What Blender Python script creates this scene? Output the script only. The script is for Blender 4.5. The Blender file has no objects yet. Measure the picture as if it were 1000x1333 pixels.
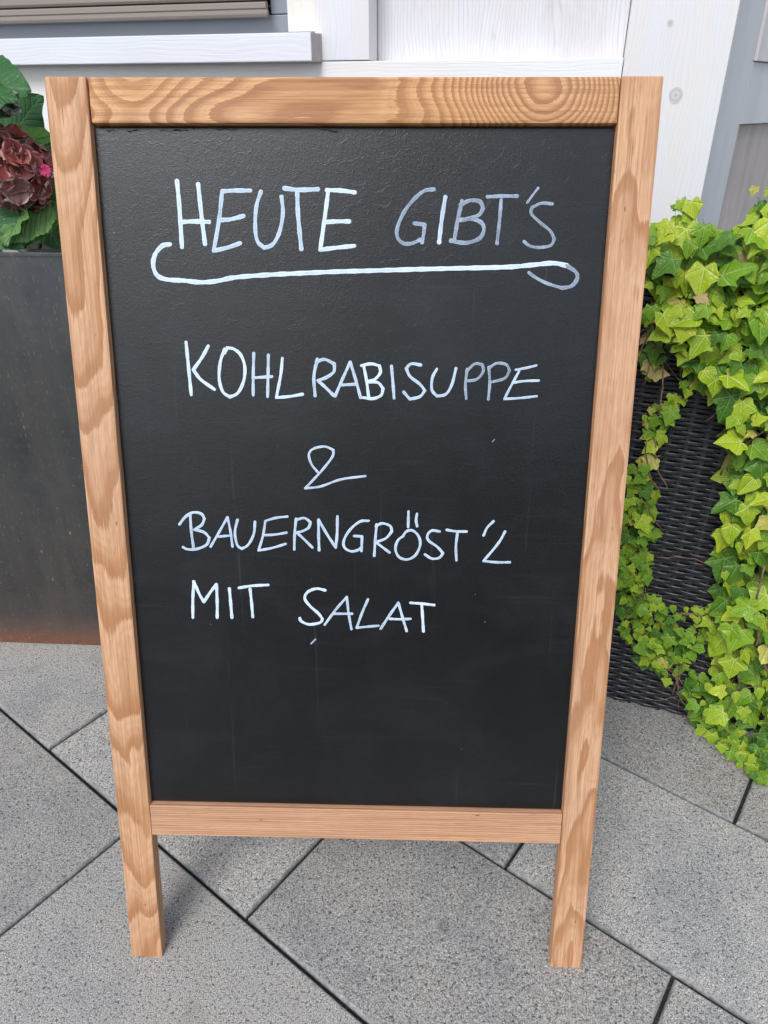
import bpy, bmesh, math, random
from mathutils import Vector, Matrix
R = math.radians
random.seed(7)
sc = bpy.context.scene
col = sc.collection

# ------------------------------------------------------------------ camera
PITCH, H, FPX = 0.515035, 1.0983, 943.28       # metres, radians, focal length in photo pixels (photo 1000 wide)
cam_d = bpy.data.cameras.new('camera'); cam = bpy.data.objects.new('camera', cam_d); col.objects.link(cam)
cam.location = (0, 0, H); cam.rotation_euler = (math.pi/2 - PITCH, 0, 0)
cam_d.sensor_fit = 'HORIZONTAL'; cam_d.sensor_width = 36; cam_d.lens = 36*FPX/1000
cam_d.clip_start = .02; cam_d.clip_end = 400
sc.camera = cam
# ------------------------------------------------------------------ light
SUN_EL, SUN_AZ = 47, 207       # degrees; azimuth the light comes from, clockwise from +Y
w = bpy.data.worlds.new('World'); sc.world = w; w.use_nodes = True
wn_ = w.node_tree; bg = wn_.nodes['Background']
sky = wn_.nodes.new('ShaderNodeTexSky'); sky.sky_type = 'NISHITA'; sky.sun_disc = False
sky.sun_elevation = R(SUN_EL); sky.sun_rotation = R(SUN_AZ); sky.air_density = 1.0; sky.dust_density = 1.0; sky.ozone_density = 1.0
hs = wn_.nodes.new('ShaderNodeHueSaturation'); hs.inputs['Saturation'].default_value = .55; hs.inputs['Value'].default_value = 1.0
wn_.links.new(sky.outputs[0], hs.inputs['Color']); wn_.links.new(hs.outputs[0], bg.inputs['Color'])
bg.inputs['Strength'].default_value = .145
sl = bpy.data.lights.new('sun', 'SUN'); so = bpy.data.objects.new('sun', sl); col.objects.link(so)
sl.energy = 1.5; sl.angle = R(26); sl.color = (1, .995, .985)
sd = Vector((math.sin(R(SUN_AZ))*math.cos(R(SUN_EL)), math.cos(R(SUN_AZ))*math.cos(R(SUN_EL)), math.sin(R(SUN_EL))))
so.rotation_euler = sd.to_track_quat('Z', 'Y').to_euler(); so.location = (0, -3, 6)
vs = sc.view_settings; vs.view_transform = 'Standard'; vs.look = 'None'; vs.gamma = 1; vs.exposure = .58; vs.use_curve_mapping = False

# ------------------------------------------------------------------ helpers
cF = Vector((0, math.cos(PITCH), -math.sin(PITCH))); cU = Vector((0, math.sin(PITCH), math.cos(PITCH))); cX = Vector((1, 0, 0))
CAM = Vector((0, 0, H))
def ray(px, py): return cF + cX*((px-500)/FPX) - cU*((py-666.5)/FPX)
def hit(px, py, P0, n):
    d = ray(px, py); return CAM + d*((Vector(P0)-CAM).dot(n)/d.dot(n))
def atY(px, py, Y):
    d = ray(px, py); return CAM + d*(Y/d.y)

def tag(o, label=None, cat=None, group=None, kind=None):
    for k, v in (('label', label), ('category', cat), ('group', group), ('kind', kind)):
        if v: o[k] = v
    return o
def empty(name, loc=(0, 0, 0), rot=(0, 0, 0)):
    o = bpy.data.objects.new(name, None); col.objects.link(o); o.location = loc; o.rotation_euler = rot; o.empty_display_size = .1
    return o
class MB:
    def __init__(s): s.v = []; s.f = []; s.m = []; s.uv = []
    def add(s, vs_, fs, mi=0, uvs=None):
        b = len(s.v); s.v += [tuple(v) for v in vs_]; s.f += [tuple(i+b for i in f) for f in fs]; s.m += [mi]*len(fs)
        s.uv += list(uvs) if uvs else [(0, 0)]*len(vs_)
    def box(s, x0, x1, y0, y1, z0, z1, mi=0):
        s.add([(x0,y0,z0),(x1,y0,z0),(x1,y1,z0),(x0,y1,z0),(x0,y0,z1),(x1,y0,z1),(x1,y1,z1),(x0,y1,z1)],
              [(0,3,2,1),(4,5,6,7),(0,1,5,4),(1,2,6,5),(2,3,7,6),(3,0,4,7)], mi)
    def tube(s, pts, rad, n=6, mi=0):
        pts = [Vector(p) for p in pts]; rings = []
        for i, p in enumerate(pts):
            t = (pts[min(i+1, len(pts)-1)]-pts[max(i-1, 0)]).normalized()
            a = t.orthogonal().normalized() if i == 0 else (a - t*a.dot(t)).normalized()
            b = t.cross(a); r = rad(i/(len(pts)-1)) if callable(rad) else rad
            rings += [p + (a*math.cos(2*math.pi*k/n)+b*math.sin(2*math.pi*k/n))*r for k in range(n)]
        fs = [(i*n+k, i*n+(k+1) % n, (i+1)*n+(k+1) % n, (i+1)*n+k) for i in range(len(pts)-1) for k in range(n)]
        fs += [tuple(range(n))[::-1], tuple((len(pts)-1)*n+k for k in range(n))]
        s.add(rings, fs, mi)
    def mesh(s, name, mats, smooth=False):
        me = bpy.data.meshes.new(name); me.from_pydata(s.v, [], s.f)
        for m_ in mats: me.materials.append(m_)
        for p, mi in zip(me.polygons, s.m): p.material_index = mi; p.use_smooth = smooth
        uvl = me.uv_layers.new(name='UVMap')
        for l in me.loops: uvl.data[l.index].uv = s.uv[l.vertex_index]
        me.update(); return me
    def build(s, name, mats, parent=None, smooth=False):
        if not isinstance(mats, (list, tuple)): mats = [mats]
        return link(name, s.mesh(name, mats, smooth), parent)
def link(name, me, parent=None):
    o = bpy.data.objects.new(name, me); col.objects.link(o)
    if parent: o.parent = parent
    return o
def bevel(o, wdt, seg=2):
    bm = bmesh.new(); bm.from_mesh(o.data)
    bmesh.ops.bevel(bm, geom=bm.edges[:], offset=wdt, segments=seg, profile=.6, affect='EDGES')
    bm.to_mesh(o.data); bm.free(); return o
def board_box(name, x0, x1, y0, y1, z0, z1, mat, parent, ch=.0015, seg=2):
    m = MB(); m.box(x0, x1, y0, y1, z0, z1); return bevel(m.build(name, mat, parent), ch, seg)

# ------------------------------------------------------------------ material helper
class NT:
    def __init__(s, name):
        s.mat = bpy.data.materials.new(name); s.mat.use_nodes = True; s.t = s.mat.node_tree
        s.b = s.t.nodes['Principled BSDF']
    def node(s, typ, **kw):
        n = s.t.nodes.new(typ)
        for k, v in kw.items(): setattr(n, k, v)
        return n
    def put(s, sock, v):
        if isinstance(v, bpy.types.NodeSocket): s.t.links.new(v, sock)
        elif v is not None: sock.default_value = v
    def m(s, op, a, b=None, c=None, clamp=False):
        n = s.node('ShaderNodeMath', operation=op, use_clamp=clamp)
        for i, v in enumerate((a, b, c)):
            if v is not None: s.put(n.inputs[i], v)
        return n.outputs[0]
    def coord(s, which='Object'):
        return s.node('ShaderNodeTexCoord').outputs[which]
    def pos(s): return s.node('ShaderNodeNewGeometry').outputs['Position']
    def sep(s, v):
        n = s.node('ShaderNodeSeparateXYZ'); s.put(n.inputs[0], v); return n.outputs
    def comb(s, x, y, z):
        n = s.node('ShaderNodeCombineXYZ'); s.put(n.inputs[0], x); s.put(n.inputs[1], y); s.put(n.inputs[2], z); return n.outputs[0]
    def noise(s, vec, scale=5, detail=3, rough=.5, dist=0, out=0):
        n = s.node('ShaderNodeTexNoise'); s.put(n.inputs['Vector'], vec)
        n.inputs['Scale'].default_value = scale; n.inputs['Detail'].default_value = detail
        n.inputs['Roughness'].default_value = rough; n.inputs['Distortion'].default_value = dist; return n.outputs[out]
    def vor(s, vec, scale, feature='F1', rnd=1):
        n = s.node('ShaderNodeTexVoronoi', feature=feature); s.put(n.inputs['Vector'], vec)
        n.inputs['Scale'].default_value = scale; n.inputs['Randomness'].default_value = rnd; return n.outputs
    def ramp(s, f, stops, interp='LINEAR'):
        n = s.node('ShaderNodeValToRGB'); n.color_ramp.interpolation = interp; e = n.color_ramp.elements
        while len(e) > 1: e.remove(e[-1])
        for i, (p, c) in enumerate(stops):
            q = e[0] if i == 0 else e.new(p)
            q.position = p; q.color = (*c, 1) if isinstance(c, (tuple, list)) else (c, c, c, 1)
        s.put(n.inputs[0], f); return n.outputs[0]
    def mix(s, f, a, b, blend='MIX'):
        n = s.node('ShaderNodeMix', data_type='RGBA', blend_type=blend)
        s.put(n.inputs[0], f)
        for i, v in ((6, a), (7, b)):
            s.put(n.inputs[i], (*v, 1) if isinstance(v, tuple) and len(v) == 3 else v)
        return n.outputs[2]
    def scale(s, vec, sx, sy, sz):
        n = s.node('ShaderNodeVectorMath', operation='MULTIPLY'); s.put(n.inputs[0], vec); n.inputs[1].default_value = (sx, sy, sz); return n.outputs[0]
    def dot(s, vec, d):
        n = s.node('ShaderNodeVectorMath', operation='DOT_PRODUCT'); s.put(n.inputs[0], vec); n.inputs[1].default_value = d; return n.outputs['Value']
    def bump(s, h, dist=.001, strength=1, prev=None):
        n = s.node('ShaderNodeBump'); s.put(n.inputs['Height'], h); n.inputs['Distance'].default_value = dist
        n.inputs['Strength'].default_value = strength
        if prev: s.put(n.inputs['Normal'], prev)
        return n.outputs[0]
    def fin(s, color=None, rough=None, normal=None, **kw):
        if isinstance(color, tuple) and len(color) == 3: color = (*color, 1)
        s.put(s.b.inputs['Base Color'], color); s.put(s.b.inputs['Roughness'], rough); s.put(s.b.inputs['Normal'], normal)
        for k, v in kw.items(): s.put(s.b.inputs[k], v)
        return s.mat

def wood(name, axis, ring, light=(.68, .395, .225), dark=(.40, .165, .052), seed=0, contrast=1.0, sharp=.78, gloss=.5):
    """axis 'z' for a post (along z, across x), 'x' for a rail (along x, across z); ring(N, t, w, d) -> ring count field"""
    N = NT(name); c = N.sep(N.coord())
    t, wd, d = (c[2], c[0], c[1]) if axis == 'z' else (c[0], c[2], c[1])
    v = N.comb(N.m('ADD', wd, seed*1.37), N.m('ADD', d, seed*.71), N.m('ADD', t, seed*2.11))
    n2 = N.noise(N.scale(v, 1500, 1500, 12), 1, 4, .6)          # feathered fibres
    n3 = N.noise(N.scale(v, 420, 420, 6), 1, 3, .6)
    f = ring(N, t, wd, d, v)
    f = N.m('ADD', f, N.m('MULTIPLY', N.m('SUBTRACT', n2, .5), .50))
    fr = N.m('FRACT', f)
    band = N.ramp(fr, [(0, .0), (.25, .06), (sharp-.20, .40), (sharp, .9), (.95, 1.0), (1, 0.0)])
    blot = N.noise(N.scale(v, 14, 14, 4), 1, 3)
    band = N.m('MULTIPLY', band, N.m('MULTIPLY', N.m('ADD', N.ramp(blot, [(.3, 0), (.7, 1)]), .55), contrast), clamp=True)
    cc = N.mix(band, light, dark)
    fl2 = N.ramp(N.m('FRACT', N.m('MULTIPLY', f, 4)), [(.35, 0), (.82, 1), (1, 0)])
    cc = N.mix(N.m('MULTIPLY', fl2, .26), cc, dark)
    cc = N.mix(N.m('MULTIPLY', N.ramp(n3, [(.42, 0), (.64, 1)]), .44), cc, tuple(x*.62 for x in dark))
    cc = N.mix(N.m('MULTIPLY', N.ramp(blot, [(.35, 0), (.7, 1)]), .25), cc, (.60, .40, .29))
    fib = N.noise(N.scale(v, 1600, 1600, 40), 1, 1)
    cc = N.mix(N.m('MULTIPLY', N.ramp(fib, [(.58, 0), (.70, 1)]), .42), cc, (.22, .10, .045))
    big = N.noise(N.scale(v, 40, 40, 30), 1, 4, .7)
    cc = N.mix(N.m('MULTIPLY', N.ramp(big, [(.62, 0), (.80, 1)]), .30), cc, (.30, .17, .11))
    nick = N.m('MULTIPLY', N.ramp(N.vor(N.scale(v, 90, 90, 26), 1)[0], [(.05, 1), (.11, 0)]), N.ramp(N.noise(N.scale(v, 11, 11, 7), 1, 2), [(.52, 0), (.6, .75)]))
    cc = N.mix(nick, cc, (.10, .05, .03))
    hgt = N.m('SUBTRACT', N.m('ADD', N.m('MULTIPLY', fib, .5), N.m('MULTIPLY', band, .5)), nick)
    return N.fin(cc, N.m('ADD', gloss, N.m('MULTIPLY', n3, .15)), N.bump(hgt, .0006, .55), **{'Specular IOR Level': .35})

# ring fields
def ring_cathedral(D0, slope, w0, sp, amp=1.0):
    def f(N, t, w, d, v):
        nl = N.noise(N.scale(v, 9, 9, 2.6), 1, 2)
        D = N.m('SUBTRACT', N.m('ADD', D0, d), N.m('MULTIPLY', t, slope))
        ww = N.m('SUBTRACT', N.m('ADD', w, N.m('MULTIPLY', N.m('SUBTRACT', nl, .5), .055*amp)), w0)
        r = N.m('SQRT', N.m('ADD', N.m('MULTIPLY', D, D), N.m('MULTIPLY', ww, ww)))
        n1 = N.noise(N.scale(v, 22, 22, 6), 1, 2)
        return N.m('ADD', N.m('DIVIDE', r, sp), N.m('MULTIPLY', n1, 4.2*amp))
    return f
def ring_wild(a, b):
    def f(N, t, w, d, v):
        n1 = N.noise(N.scale(v, 13, 13, 4.2), 1, 1.5, .45)
        # a swirl round a buried knot
        dt = N.m('MULTIPLY', N.m('SUBTRACT', t, .535), 1.0); dw = N.m('MULTIPLY', N.m('SUBTRACT', w, 1.150), 1.25)
        rr = N.m('SQRT', N.m('ADD', N.m('ADD', N.m('MULTIPLY', dt, dt), N.m('MULTIPLY', dw, dw)), .0003))
        k = N.m('DIVIDE', 1.0, N.m('ADD', 1.0, N.m('POWER', N.m('DIVIDE', rr, .085), 3)))
        dt2 = N.m('SUBTRACT', t, .02)
        k2 = N.m('DIVIDE', 1.0, N.m('ADD', 1.0, N.m('POWER', N.m('ABSOLUTE', N.m('DIVIDE', dt2, .10)), 4)))
        base = N.m('ADD', N.m('MULTIPLY', n1, a), N.m('MULTIPLY', w, b))
        sw = N.m('MULTIPLY', N.m('MULTIPLY', N.m('ADD', rr, N.m('MULTIPLY', N.noise(N.scale(v, 30, 30, 12), 1, 2), .034)), 44), k)
        le = N.m('MULTIPLY', N.m('MULTIPLY', dt2, 75), k2)
        return N.m('ADD', N.m('ADD', N.m('MULTIPLY', base, N.m('SUBTRACT', 1.0, N.m('MULTIPLY', k, .6))), sw), le)
    return f
def ring_straight(sp):
    def f(N, t, w, d, v):
        n1 = N.noise(N.scale(v, 10, 10, 1.5), 1, 2)
        return N.m('ADD', N.m('DIVIDE', N.m('ADD', w, N.m('MULTIPLY', d, .3)), sp), N.m('MULTIPLY', n1, 3))
    return f

# ------------------------------------------------------------------ ground and paving
TH, C0, CW, S0, SL = -.6524, .3986, .3191, -.5744, .5543
gd = Vector((math.cos(TH), math.sin(TH), 0)); gn = Vector((-math.sin(TH), math.cos(TH), 0))
def slab_material():
    N = NT('fine_aggregate_concrete'); p = N.pos()
    rnd = N.node('ShaderNodeObjectInfo').outputs['Random']
    g1 = N.noise(p, 540, 2, .75)
    g2 = N.noise(p, 210, 2, .6)
    blot = N.noise(p, 5, 4, .6); blot2 = N.noise(p, 16, 3, .6)
    base = N.ramp(g1, [(.28, (.06, .06, .06)), (.39, (.18, .177, .173)), (.50, (.365, .36, .352)), (.58, (.44, .432, .42)), (.70, (.80, .79, .77))])
    base = N.mix(N.ramp(g2, [(.34, .85), (.42, 0)]), base, (.055, .055, .060))
    tone = N.ramp(blot, [(.30, (.78, .80, .85)), (.5, (1, 1, 1)), (.70, (1.02, .98, .93))])
    base = N.mix(1.0, base, tone, 'MULTIPLY'); base = N.mix(1.0, base, (1.13, 1.10, 1.05), 'MULTIPLY')
    base = N.mix(N.m('MULTIPLY', N.ramp(blot2, [(.55, 0), (.72, 1)]), .22), base, (.15, .155, .17))
    base = N.mix(1.0, base, N.ramp(rnd, [(0, .88), (1, 1.16)]), 'MULTIPLY')
    sx = N.sep(p); gp = hit(578, 1206, (0, 0, 0), Vector((0, 0, 1)))
    dd = N.m('SQRT', N.m('ADD', N.m('POWER', N.m('SUBTRACT', sx[0], gp.x), 2), N.m('POWER', N.m('MULTIPLY', N.m('SUBTRACT', sx[1], gp.y), .8), 2)))
    dd = N.m('ADD', dd, N.m('MULTIPLY', N.m('SUBTRACT', N.noise(p, 150, 3), .5), .022))
    base = N.mix(N.ramp(dd, [(.005, .45), (.013, 0)]), base, (.06, .062, .075))
    pit = N.vor(p, 55)[0]
    base = N.mix(N.ramp(pit, [(.05, .8), (.09, 0)]), base, (.06, .06, .065))
    hgt = N.m('ADD', g1, N.m('MULTIPLY', g2, .8))
    return N.fin(base, .85, N.bump(hgt, .0022, .8), **{'Specular IOR Level': .3})
def slab_edge_material():
    N = NT('smooth_concrete_edge'); p = N.pos()
    g = N.noise(p, 180, 3, .65); b = N.noise(p, 30, 3)
    c = N.mix(N.ramp(g, [(.35, 0), (.65, 1)]), (.18, .18, .175), (.42, .415, .40))
    c = N.mix(N.ramp(b, [(.45, 0), (.7, .6)]), c, (.17, .165, .16))
    return N.fin(c, .85, N.bump(g, .0012, .7))
M_slab, M_slabedge = slab_material(), slab_edge_material()
def flat(name, c, rough=.8, **kw): return NT(name).fin(c, rough, **kw)
def joint_material():
    N = NT('dark_joint_sand'); p = N.pos(); n = N.noise(p, 300, 3, .7)
    return N.fin(N.ramp(n, [(.35, (.012, .011, .010)), (.6, (.035, .032, .028)), (.72, (.12, .11, .09))]), .95, N.bump(n, .002, 1))
def far_ground_material():
    N = NT('grey_ground'); p = N.pos(); n = N.noise(p, 3, 5, .6)
    return N.fin(N.ramp(n, [(.3, (.050, .050, .053)), (.7, (.075, .075, .078))]), .9)
g = MB(); g.add([(-60, -60, -.05), (60, -60, -.05), (60, 60, -.05), (-60, 60, -.05)], [(0, 1, 2, 3)])
tag(g.build('ground', far_ground_material()), kind='structure')
fc = MB(); fc.add([(-30, -30, -.046), (-2.0, -30, -.046), (-2.0, -1.25, -.046), (-30, -1.25, -.046)], [(0, 1, 2, 3)])  # added out of view, pale so the planter mirrors something bright
tag(fc.build('added_forecourt', flat('pale_added_ground', (.58, .60, .62), .8)), kind='structure')
pav = MB(); pav.box(-3.2, 3.2, -1.2, 3.2, -.046, -.009)
pavement = tag(pav.build('pavement', joint_material()), kind='structure')
def slab_mesh():
    m = MB(); L2, W2, ch, cd = SL/2-.0027, CW/2-.0030, .0034, .0012
    def ringv(dx, z): return [(-L2+dx, -W2+dx, z), (L2-dx, -W2+dx, z), (L2-dx, W2-dx, z), (-L2+dx, W2-dx, z)]
    vs_ = ringv(ch, 0) + ringv(.0018, -cd*.55) + ringv(0, -.004) + ringv(0, -.040)
    m.add(vs_, [(0, 1, 2, 3)], 0)
    for k in range(3):
        m.add([], [], 1)
        for i in range(4):
            a, b = k*4+i, k*4+(i+1) % 4
            m.f.append((a+4, b+4, b, a)); m.m.append(1)
    return m.mesh('paving_slab', [M_slab, M_slabedge])
sm = slab_mesh(); rs = random.Random(3)
for j in range(-9, 10):
    for i in range(-6, 7):
        s = S0 + (i + (.5 if j % 2 else 0) + .5)*SL
        c = gd*s + gn*(C0 + (j+.5)*CW)
        if not (-2.9 < c.x < 2.9 and -1.15 < c.y < 2.9): continue
        o = link('paving_slab', sm, pavement); o.location = (c.x, c.y, rs.uniform(-.0010, .0008))
        o.rotation_euler = (rs.uniform(-.001, .001), rs.uniform(-.001, .001), TH + rs.uniform(-.0012, .0012))

# ------------------------------------------------------------------ greenery added out of view behind the viewpoint, darkening the board's reflection
def shrub(name, label, cat, c, hgt, rx, ry, n, leaf, seed, trunk=.12, box=False):
    r = random.Random(seed); root = tag(empty(name, c), label, cat)
    m = MB(); m.tube([(0, 0, -.04), (.02, .01, hgt*.5), (0, 0, hgt*.85)], lambda t: trunk*(1-.8*t), 8); m.build('trunk', M_bark, root, True)
    m = MB()
    for _ in range(n):
        if box: p = Vector((r.uniform(-rx, rx), r.uniform(-ry, ry), r.uniform(.05, hgt)))
        else:
            z = r.random()**.8; q = (math.sin(math.pi*min(1, z*.80+.14)))**.6; a = r.uniform(0, 6.283); k = r.uniform(.3, 1)**.5*q*(1+.15*math.sin(3*a+z*9))
            p = Vector((math.cos(a)*rx*k, math.sin(a)*ry*k, .3+z*(hgt-.3)))
        a = Vector((r.gauss(0, 1), r.gauss(0, 1), r.gauss(0, 1))).normalized(); b = a.orthogonal().normalized(); L = leaf*r.uniform(.6, 1.3)
        m.add([p-a*L, p+b*L*.45, p+a*L, p-b*L*.45], [(0, 1, 2, 3)])
    m.build('crown', M_foliage, root)
N_ = NT('dark_foliage'); M_foliage = N_.fin(N_.ramp(N_.noise(N_.pos(), 6, 3), [(.3, (.018, .035, .012)), (.7, (.045, .075, .025))]), .6)
M_bark = flat('bark', (.07, .05, .035), .9)
shrub('unseen_tree', 'slender dark columnar tree added unseen behind the viewpoint to darken the reflection in the board', 'tree', (.15, -7.5, -.05), 6.2, 1.0, 1.0, 4200, .14, 31)
shrub('unseen_hedge', 'long clipped dark hedge added behind the viewpoint to darken the low reflection in the board', 'unseen_hedge', (0, -10.5, -.05), 1.9, 14, .5, 9000, .17, 32, .05, True)

# ------------------------------------------------------------------ facade (local x along the wall, y into the wall, z up)
WY = R(-14.3)
def white_wood(name, tint=(.75, .75, .79), axis='z', relief=.3, wear=.1, seed=0, warm=(.78, .72, .68)):
    N = NT(name); c = N.sep(N.coord())
    t, wd = (c[2], c[0]) if axis == 'z' else (c[0], c[2])
    v = N.comb(N.m('ADD', wd, seed*3.1), c[1], N.m('ADD', t, seed*1.7))
    wob = N.noise(N.scale(v, 12, 12, 3), 1, 2)
    f = N.m('ADD', N.m('MULTIPLY', wd, 150), N.m('MULTIPLY', wob, 9))
    ln = N.m('ABSOLUTE', N.m('SUBTRACT', N.m('FRACT', f), .5))
    fine = N.noise(N.scale(v, 500, 500, 9), 1, 3, .6)
    soft = N.noise(N.scale(v, 18, 18, 3), 1, 4, .6)
    cc = N.mix(N.ramp(soft, [(.35, 0), (.68, .8)]), tint, warm)
    cc = N.mix(N.m('MULTIPLY', N.ramp(ln, [(.0, 1), (.16, 0)]), wear*1.3), cc, (.42, .38, .35))
    cc = N.mix(N.m('MULTIPLY', N.ramp(fine, [(.56, 0), (.72, 1)]), wear), cc, (.36, .32, .30))
    pat = N.noise(N.scale(v, 7, 7, 2.2), 1, 6, .75)
    cc = N.mix(N.m('MULTIPLY', N.ramp(pat, [(.52, 0), (.66, 1)]), min(.5, wear*1.5)), cc, tuple(x*.80 for x in warm))
    cc = N.mix(N.m('MULTIPLY', N.ramp(pat, [(.30, 1), (.42, 0)]), .35), cc, (.86, .86, .88))
    sp = N.vor(N.scale(v, 1, 1, .6), 13)[0]
    cc = N.mix(N.m('MULTIPLY', N.ramp(sp, [(.03, 1), (.07, 0)]), .35), cc, (.42, .38, .37))
    h = N.m('ADD', N.m('MULTIPLY', ln, relief), N.m('MULTIPLY', fine, .5))
    return N.fin(cc, .55, N.bump(h, .0012, .6), **{'Specular IOR Level': .4})
M_w1 = white_wood('whitewashed_board', (.74, .745, .79), seed=1)
M_w2 = white_wood('whitewashed_sill', (.76, .765, .80), 'x', seed=2, wear=.08, warm=(.72, .71, .74))
M_w3 = white_wood('weathered_whitewashed_panel', (.69, .695, .73), relief=1.0, wear=.34, seed=3, warm=(.68, .63, .62))
M_w4 = white_wood('cream_casing', (.80, .74, .68), wear=.06, seed=4, warm=(.80, .70, .62))
M_w5 = white_wood('white_base_board', (.83, .83, .84), 'x', seed=5, wear=.05)
M_gf = flat('grey_window_frame_paint', (.25, .275, .31), .45)
M_sh = flat('taupe_shutter_aluminium', (.27, .225, .195), .42)
M_glass = flat('window_glass', (.03, .035, .04), .05)
M_end = white_wood('grey_end_grain', (.46, .43, .42), wear=.5, seed=8, warm=(.40, .36, .34))
house = tag(empty('timber_house_front', (0, 1.60, 0), (0, 0, WY)),
    'whitewashed timber house front with a shuttered window behind the chalkboard sign', 'building')
def wb(name, x0, x1, z0, z1, off, depth, mat, ch=.0015, parent=None):   # off: how far the front stands out of the wall plane
    return board_box(name, x0, x1, -off, -off+depth, z0, z1, mat, parent or house, ch)
m = MB(); m.box(-3.0, .58, .075, .35, -.04, 2.9); m.build('wall_core', M_w1, house)
wb('base_board', -3.0, .4325, -.04, 1.1655, 0, .06, M_w5)
corner_board = wb('corner_board', .4338, .6047, -.04, 2.9, .002, .20, M_w1, .002)
wb('vertical_board', -.1350, -.0285, 1.1670, 2.9, 0, .074, M_w1)
wb('panel_board', -.0275, .4325, 1.1662, 2.9, -.060, .014, M_w3)
wb('window_casing', -.1905, -.1362, 1.2145, 2.9, -.008, .066, M_w4)
m = MB()
pl_ = [(-3.0, -.036), (-.1305, -.036), (-.1214, -.001), (-.1214, .012), (-3.0, .012)]; n = len(pl_)
m.add([(a, b, 1.1650) for a, b in pl_] + [(a, b, 1.2105) for a, b in pl_],
      [tuple(range(n))[::-1], tuple(range(n, 2*n))] + [(i, (i+1) % n, n+(i+1) % n, n+i) for i in range(n)])
sill = m.build('window_sill', [M_w2, M_end], house); bevel(sill, .0016, 2)
for p in sill.data.polygons:
    if p.normal.x > .8: p.material_index = 1
wf = empty('window', (0, 0, 0)); wf.parent = house
wb('frame', -3.0, -.1915, 1.2095, 1.2440, -.025, .045, M_gf, .002, wf)
wb('frame', -.2300, -.1915, 1.2452, 2.9, -.025, .045, M_gf, .002, wf)
wb('pane', -3.0, -.231, 1.2452, 2.9, -.045, .008, M_glass, .0005, wf)
rsx = empty('roller_shutter'); rsx.parent = wf
def bar(z0, z1, y, x1, name):
    prof = [(y+.010, z0), (y+.002, z0+.001), (y-.001, z0+.005), (y-.001, z0+(z1-z0)*.42), (y+.0015, z0+(z1-z0)*.5), (y-.001, z0+(z1-z0)*.58), (y-.001, z1-.003), (y+.001, z1-.0008), (y+.010, z1)]
    mm = MB(); n = len(prof)
    mm.add([(-3.0, a, b) for a, b in prof] + [(x1, a, b) for a, b in prof],
           [(i, i+1, n+i+1, n+i) for i in range(n-1)] + [tuple(range(n))[::-1], tuple(range(n, 2*n))])
    return mm.build(name, M_sh, wf)
zb = 1.2385
for k in range(14):
    z1 = zb + (.026 if k == 0 else .040)
    bar(zb, z1-.0012, -.002, -.2290 if k == 0 else -.2310, 'slat'); zb = z1
bpy.data.objects.remove(rsx)
m = MB(); m.tube([(-.2320, .001, 1.2440), (-.2265, .001, 1.2440)], .0062, 12); m.build('end_cap', M_sh, wf, True)
# knots and checks in the boards
M_knot = NT('painted_over_knot'); c_ = M_knot.coord(); n_ = M_knot.noise(c_, 60, 3)
sp_ = M_knot.sep(c_); rr_ = M_knot.m('SQRT', M_knot.m('ADD', M_knot.m('MULTIPLY', sp_[0], sp_[0]), M_knot.m('MULTIPLY', sp_[2], sp_[2])))
rr_ = M_knot.m('ADD', rr_, M_knot.m('MULTIPLY', n_, .003))
M_knot = M_knot.fin(M_knot.ramp(M_knot.m('MULTIPLY', rr_, 60), [(0, (.40, .38, .38)), (.22, (.50, .485, .48)), (.34, (.62, .61, .61)), (.52, (.56, .55, .55)), (.66, (.46, .44, .44)), (.72, (.60, .59, .59))]), .6)
for (kx, kz, kr) in ((.5290, 1.1085, .0115), (.5, 1.215, .005)):
    mm = MB(); n = 20
    mm.add([(0, -.0006, 0)] + [(math.cos(a)*kr*(1+.08*math.sin(3*a)), -.0003, math.sin(a)*kr*1.15) for a in [2*math.pi*i/n for i in range(n)]],
           [(0, 1+(i+1) % n, 1+i) for i in range(n)])
    k = mm.build('knot', M_knot, house); k.location = (kx, -.0022, kz)
# grey splayed side of the entrance, behind the corner
SY = R(46)
side = tag(empty('panelled_side_wall', Matrix.Rotation(WY, 3, 'Z') @ Vector((.572, .09, 0)) + Vector((0, 1.60, 0)), (0, 0, SY)),
    'panelled wall with its shade put into the grey colour, receding behind the white corner board, right edge', 'wall')
M_g1 = white_wood('shade_grey_wood', (.66, .665, .69), wear=.10, seed=11, warm=(.58, .57, .58))  # grey tone stands in for the shade on this wall
M_g2 = white_wood('brownish_grey_infill', (.42, .36, .34), wear=.35, seed=12, warm=(.62, .55, .53))  # brown carries the shade of the lower panel
M_g3 = white_wood('pale_infill', (.84, .80, .79), wear=.15, seed=13, warm=(.55, .50, .50))
sn_ = Vector((math.sin(SY), -math.cos(SY), 0)); sdir = Vector((math.cos(SY), math.sin(SY), 0))
def sidec(px, py):
    P = hit(px, py, side.location, sn_) - side.location; return P.dot(sdir), P.z
xl, zt = sidec(963, 162); xu, zu = sidec(981, 80)
def sb(name, x0, x1, z0, z1, off, depth, mat): return board_box(name, x0, x1, -off, -off+depth, z0, z1, mat, side, .0015)
sb('backing_board', -.10, 1.4, -.04, 2.9, -.020, .02, M_g1)
sb('stile', -.10, xl, -.04, 2.9, 0, .019, M_g1)
sb('cross_rail', xl+.001, 1.4, zt, zu, 0, .019, M_g1)
sb('cross_rail', xl+.001, 1.4, -.04, .25, 0, .019, M_g1)
sb('infill_panel', xl+.003, 1.4, .251, zt-.001, -.012, .007, M_g2)
sb('infill_panel', xu, 1.4, zu+.001, 2.9, .006, .025, M_g3)
sb('stile', xl+.001, xu-.001, zu+.001, 2.9, 0, .019, M_g1)

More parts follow.
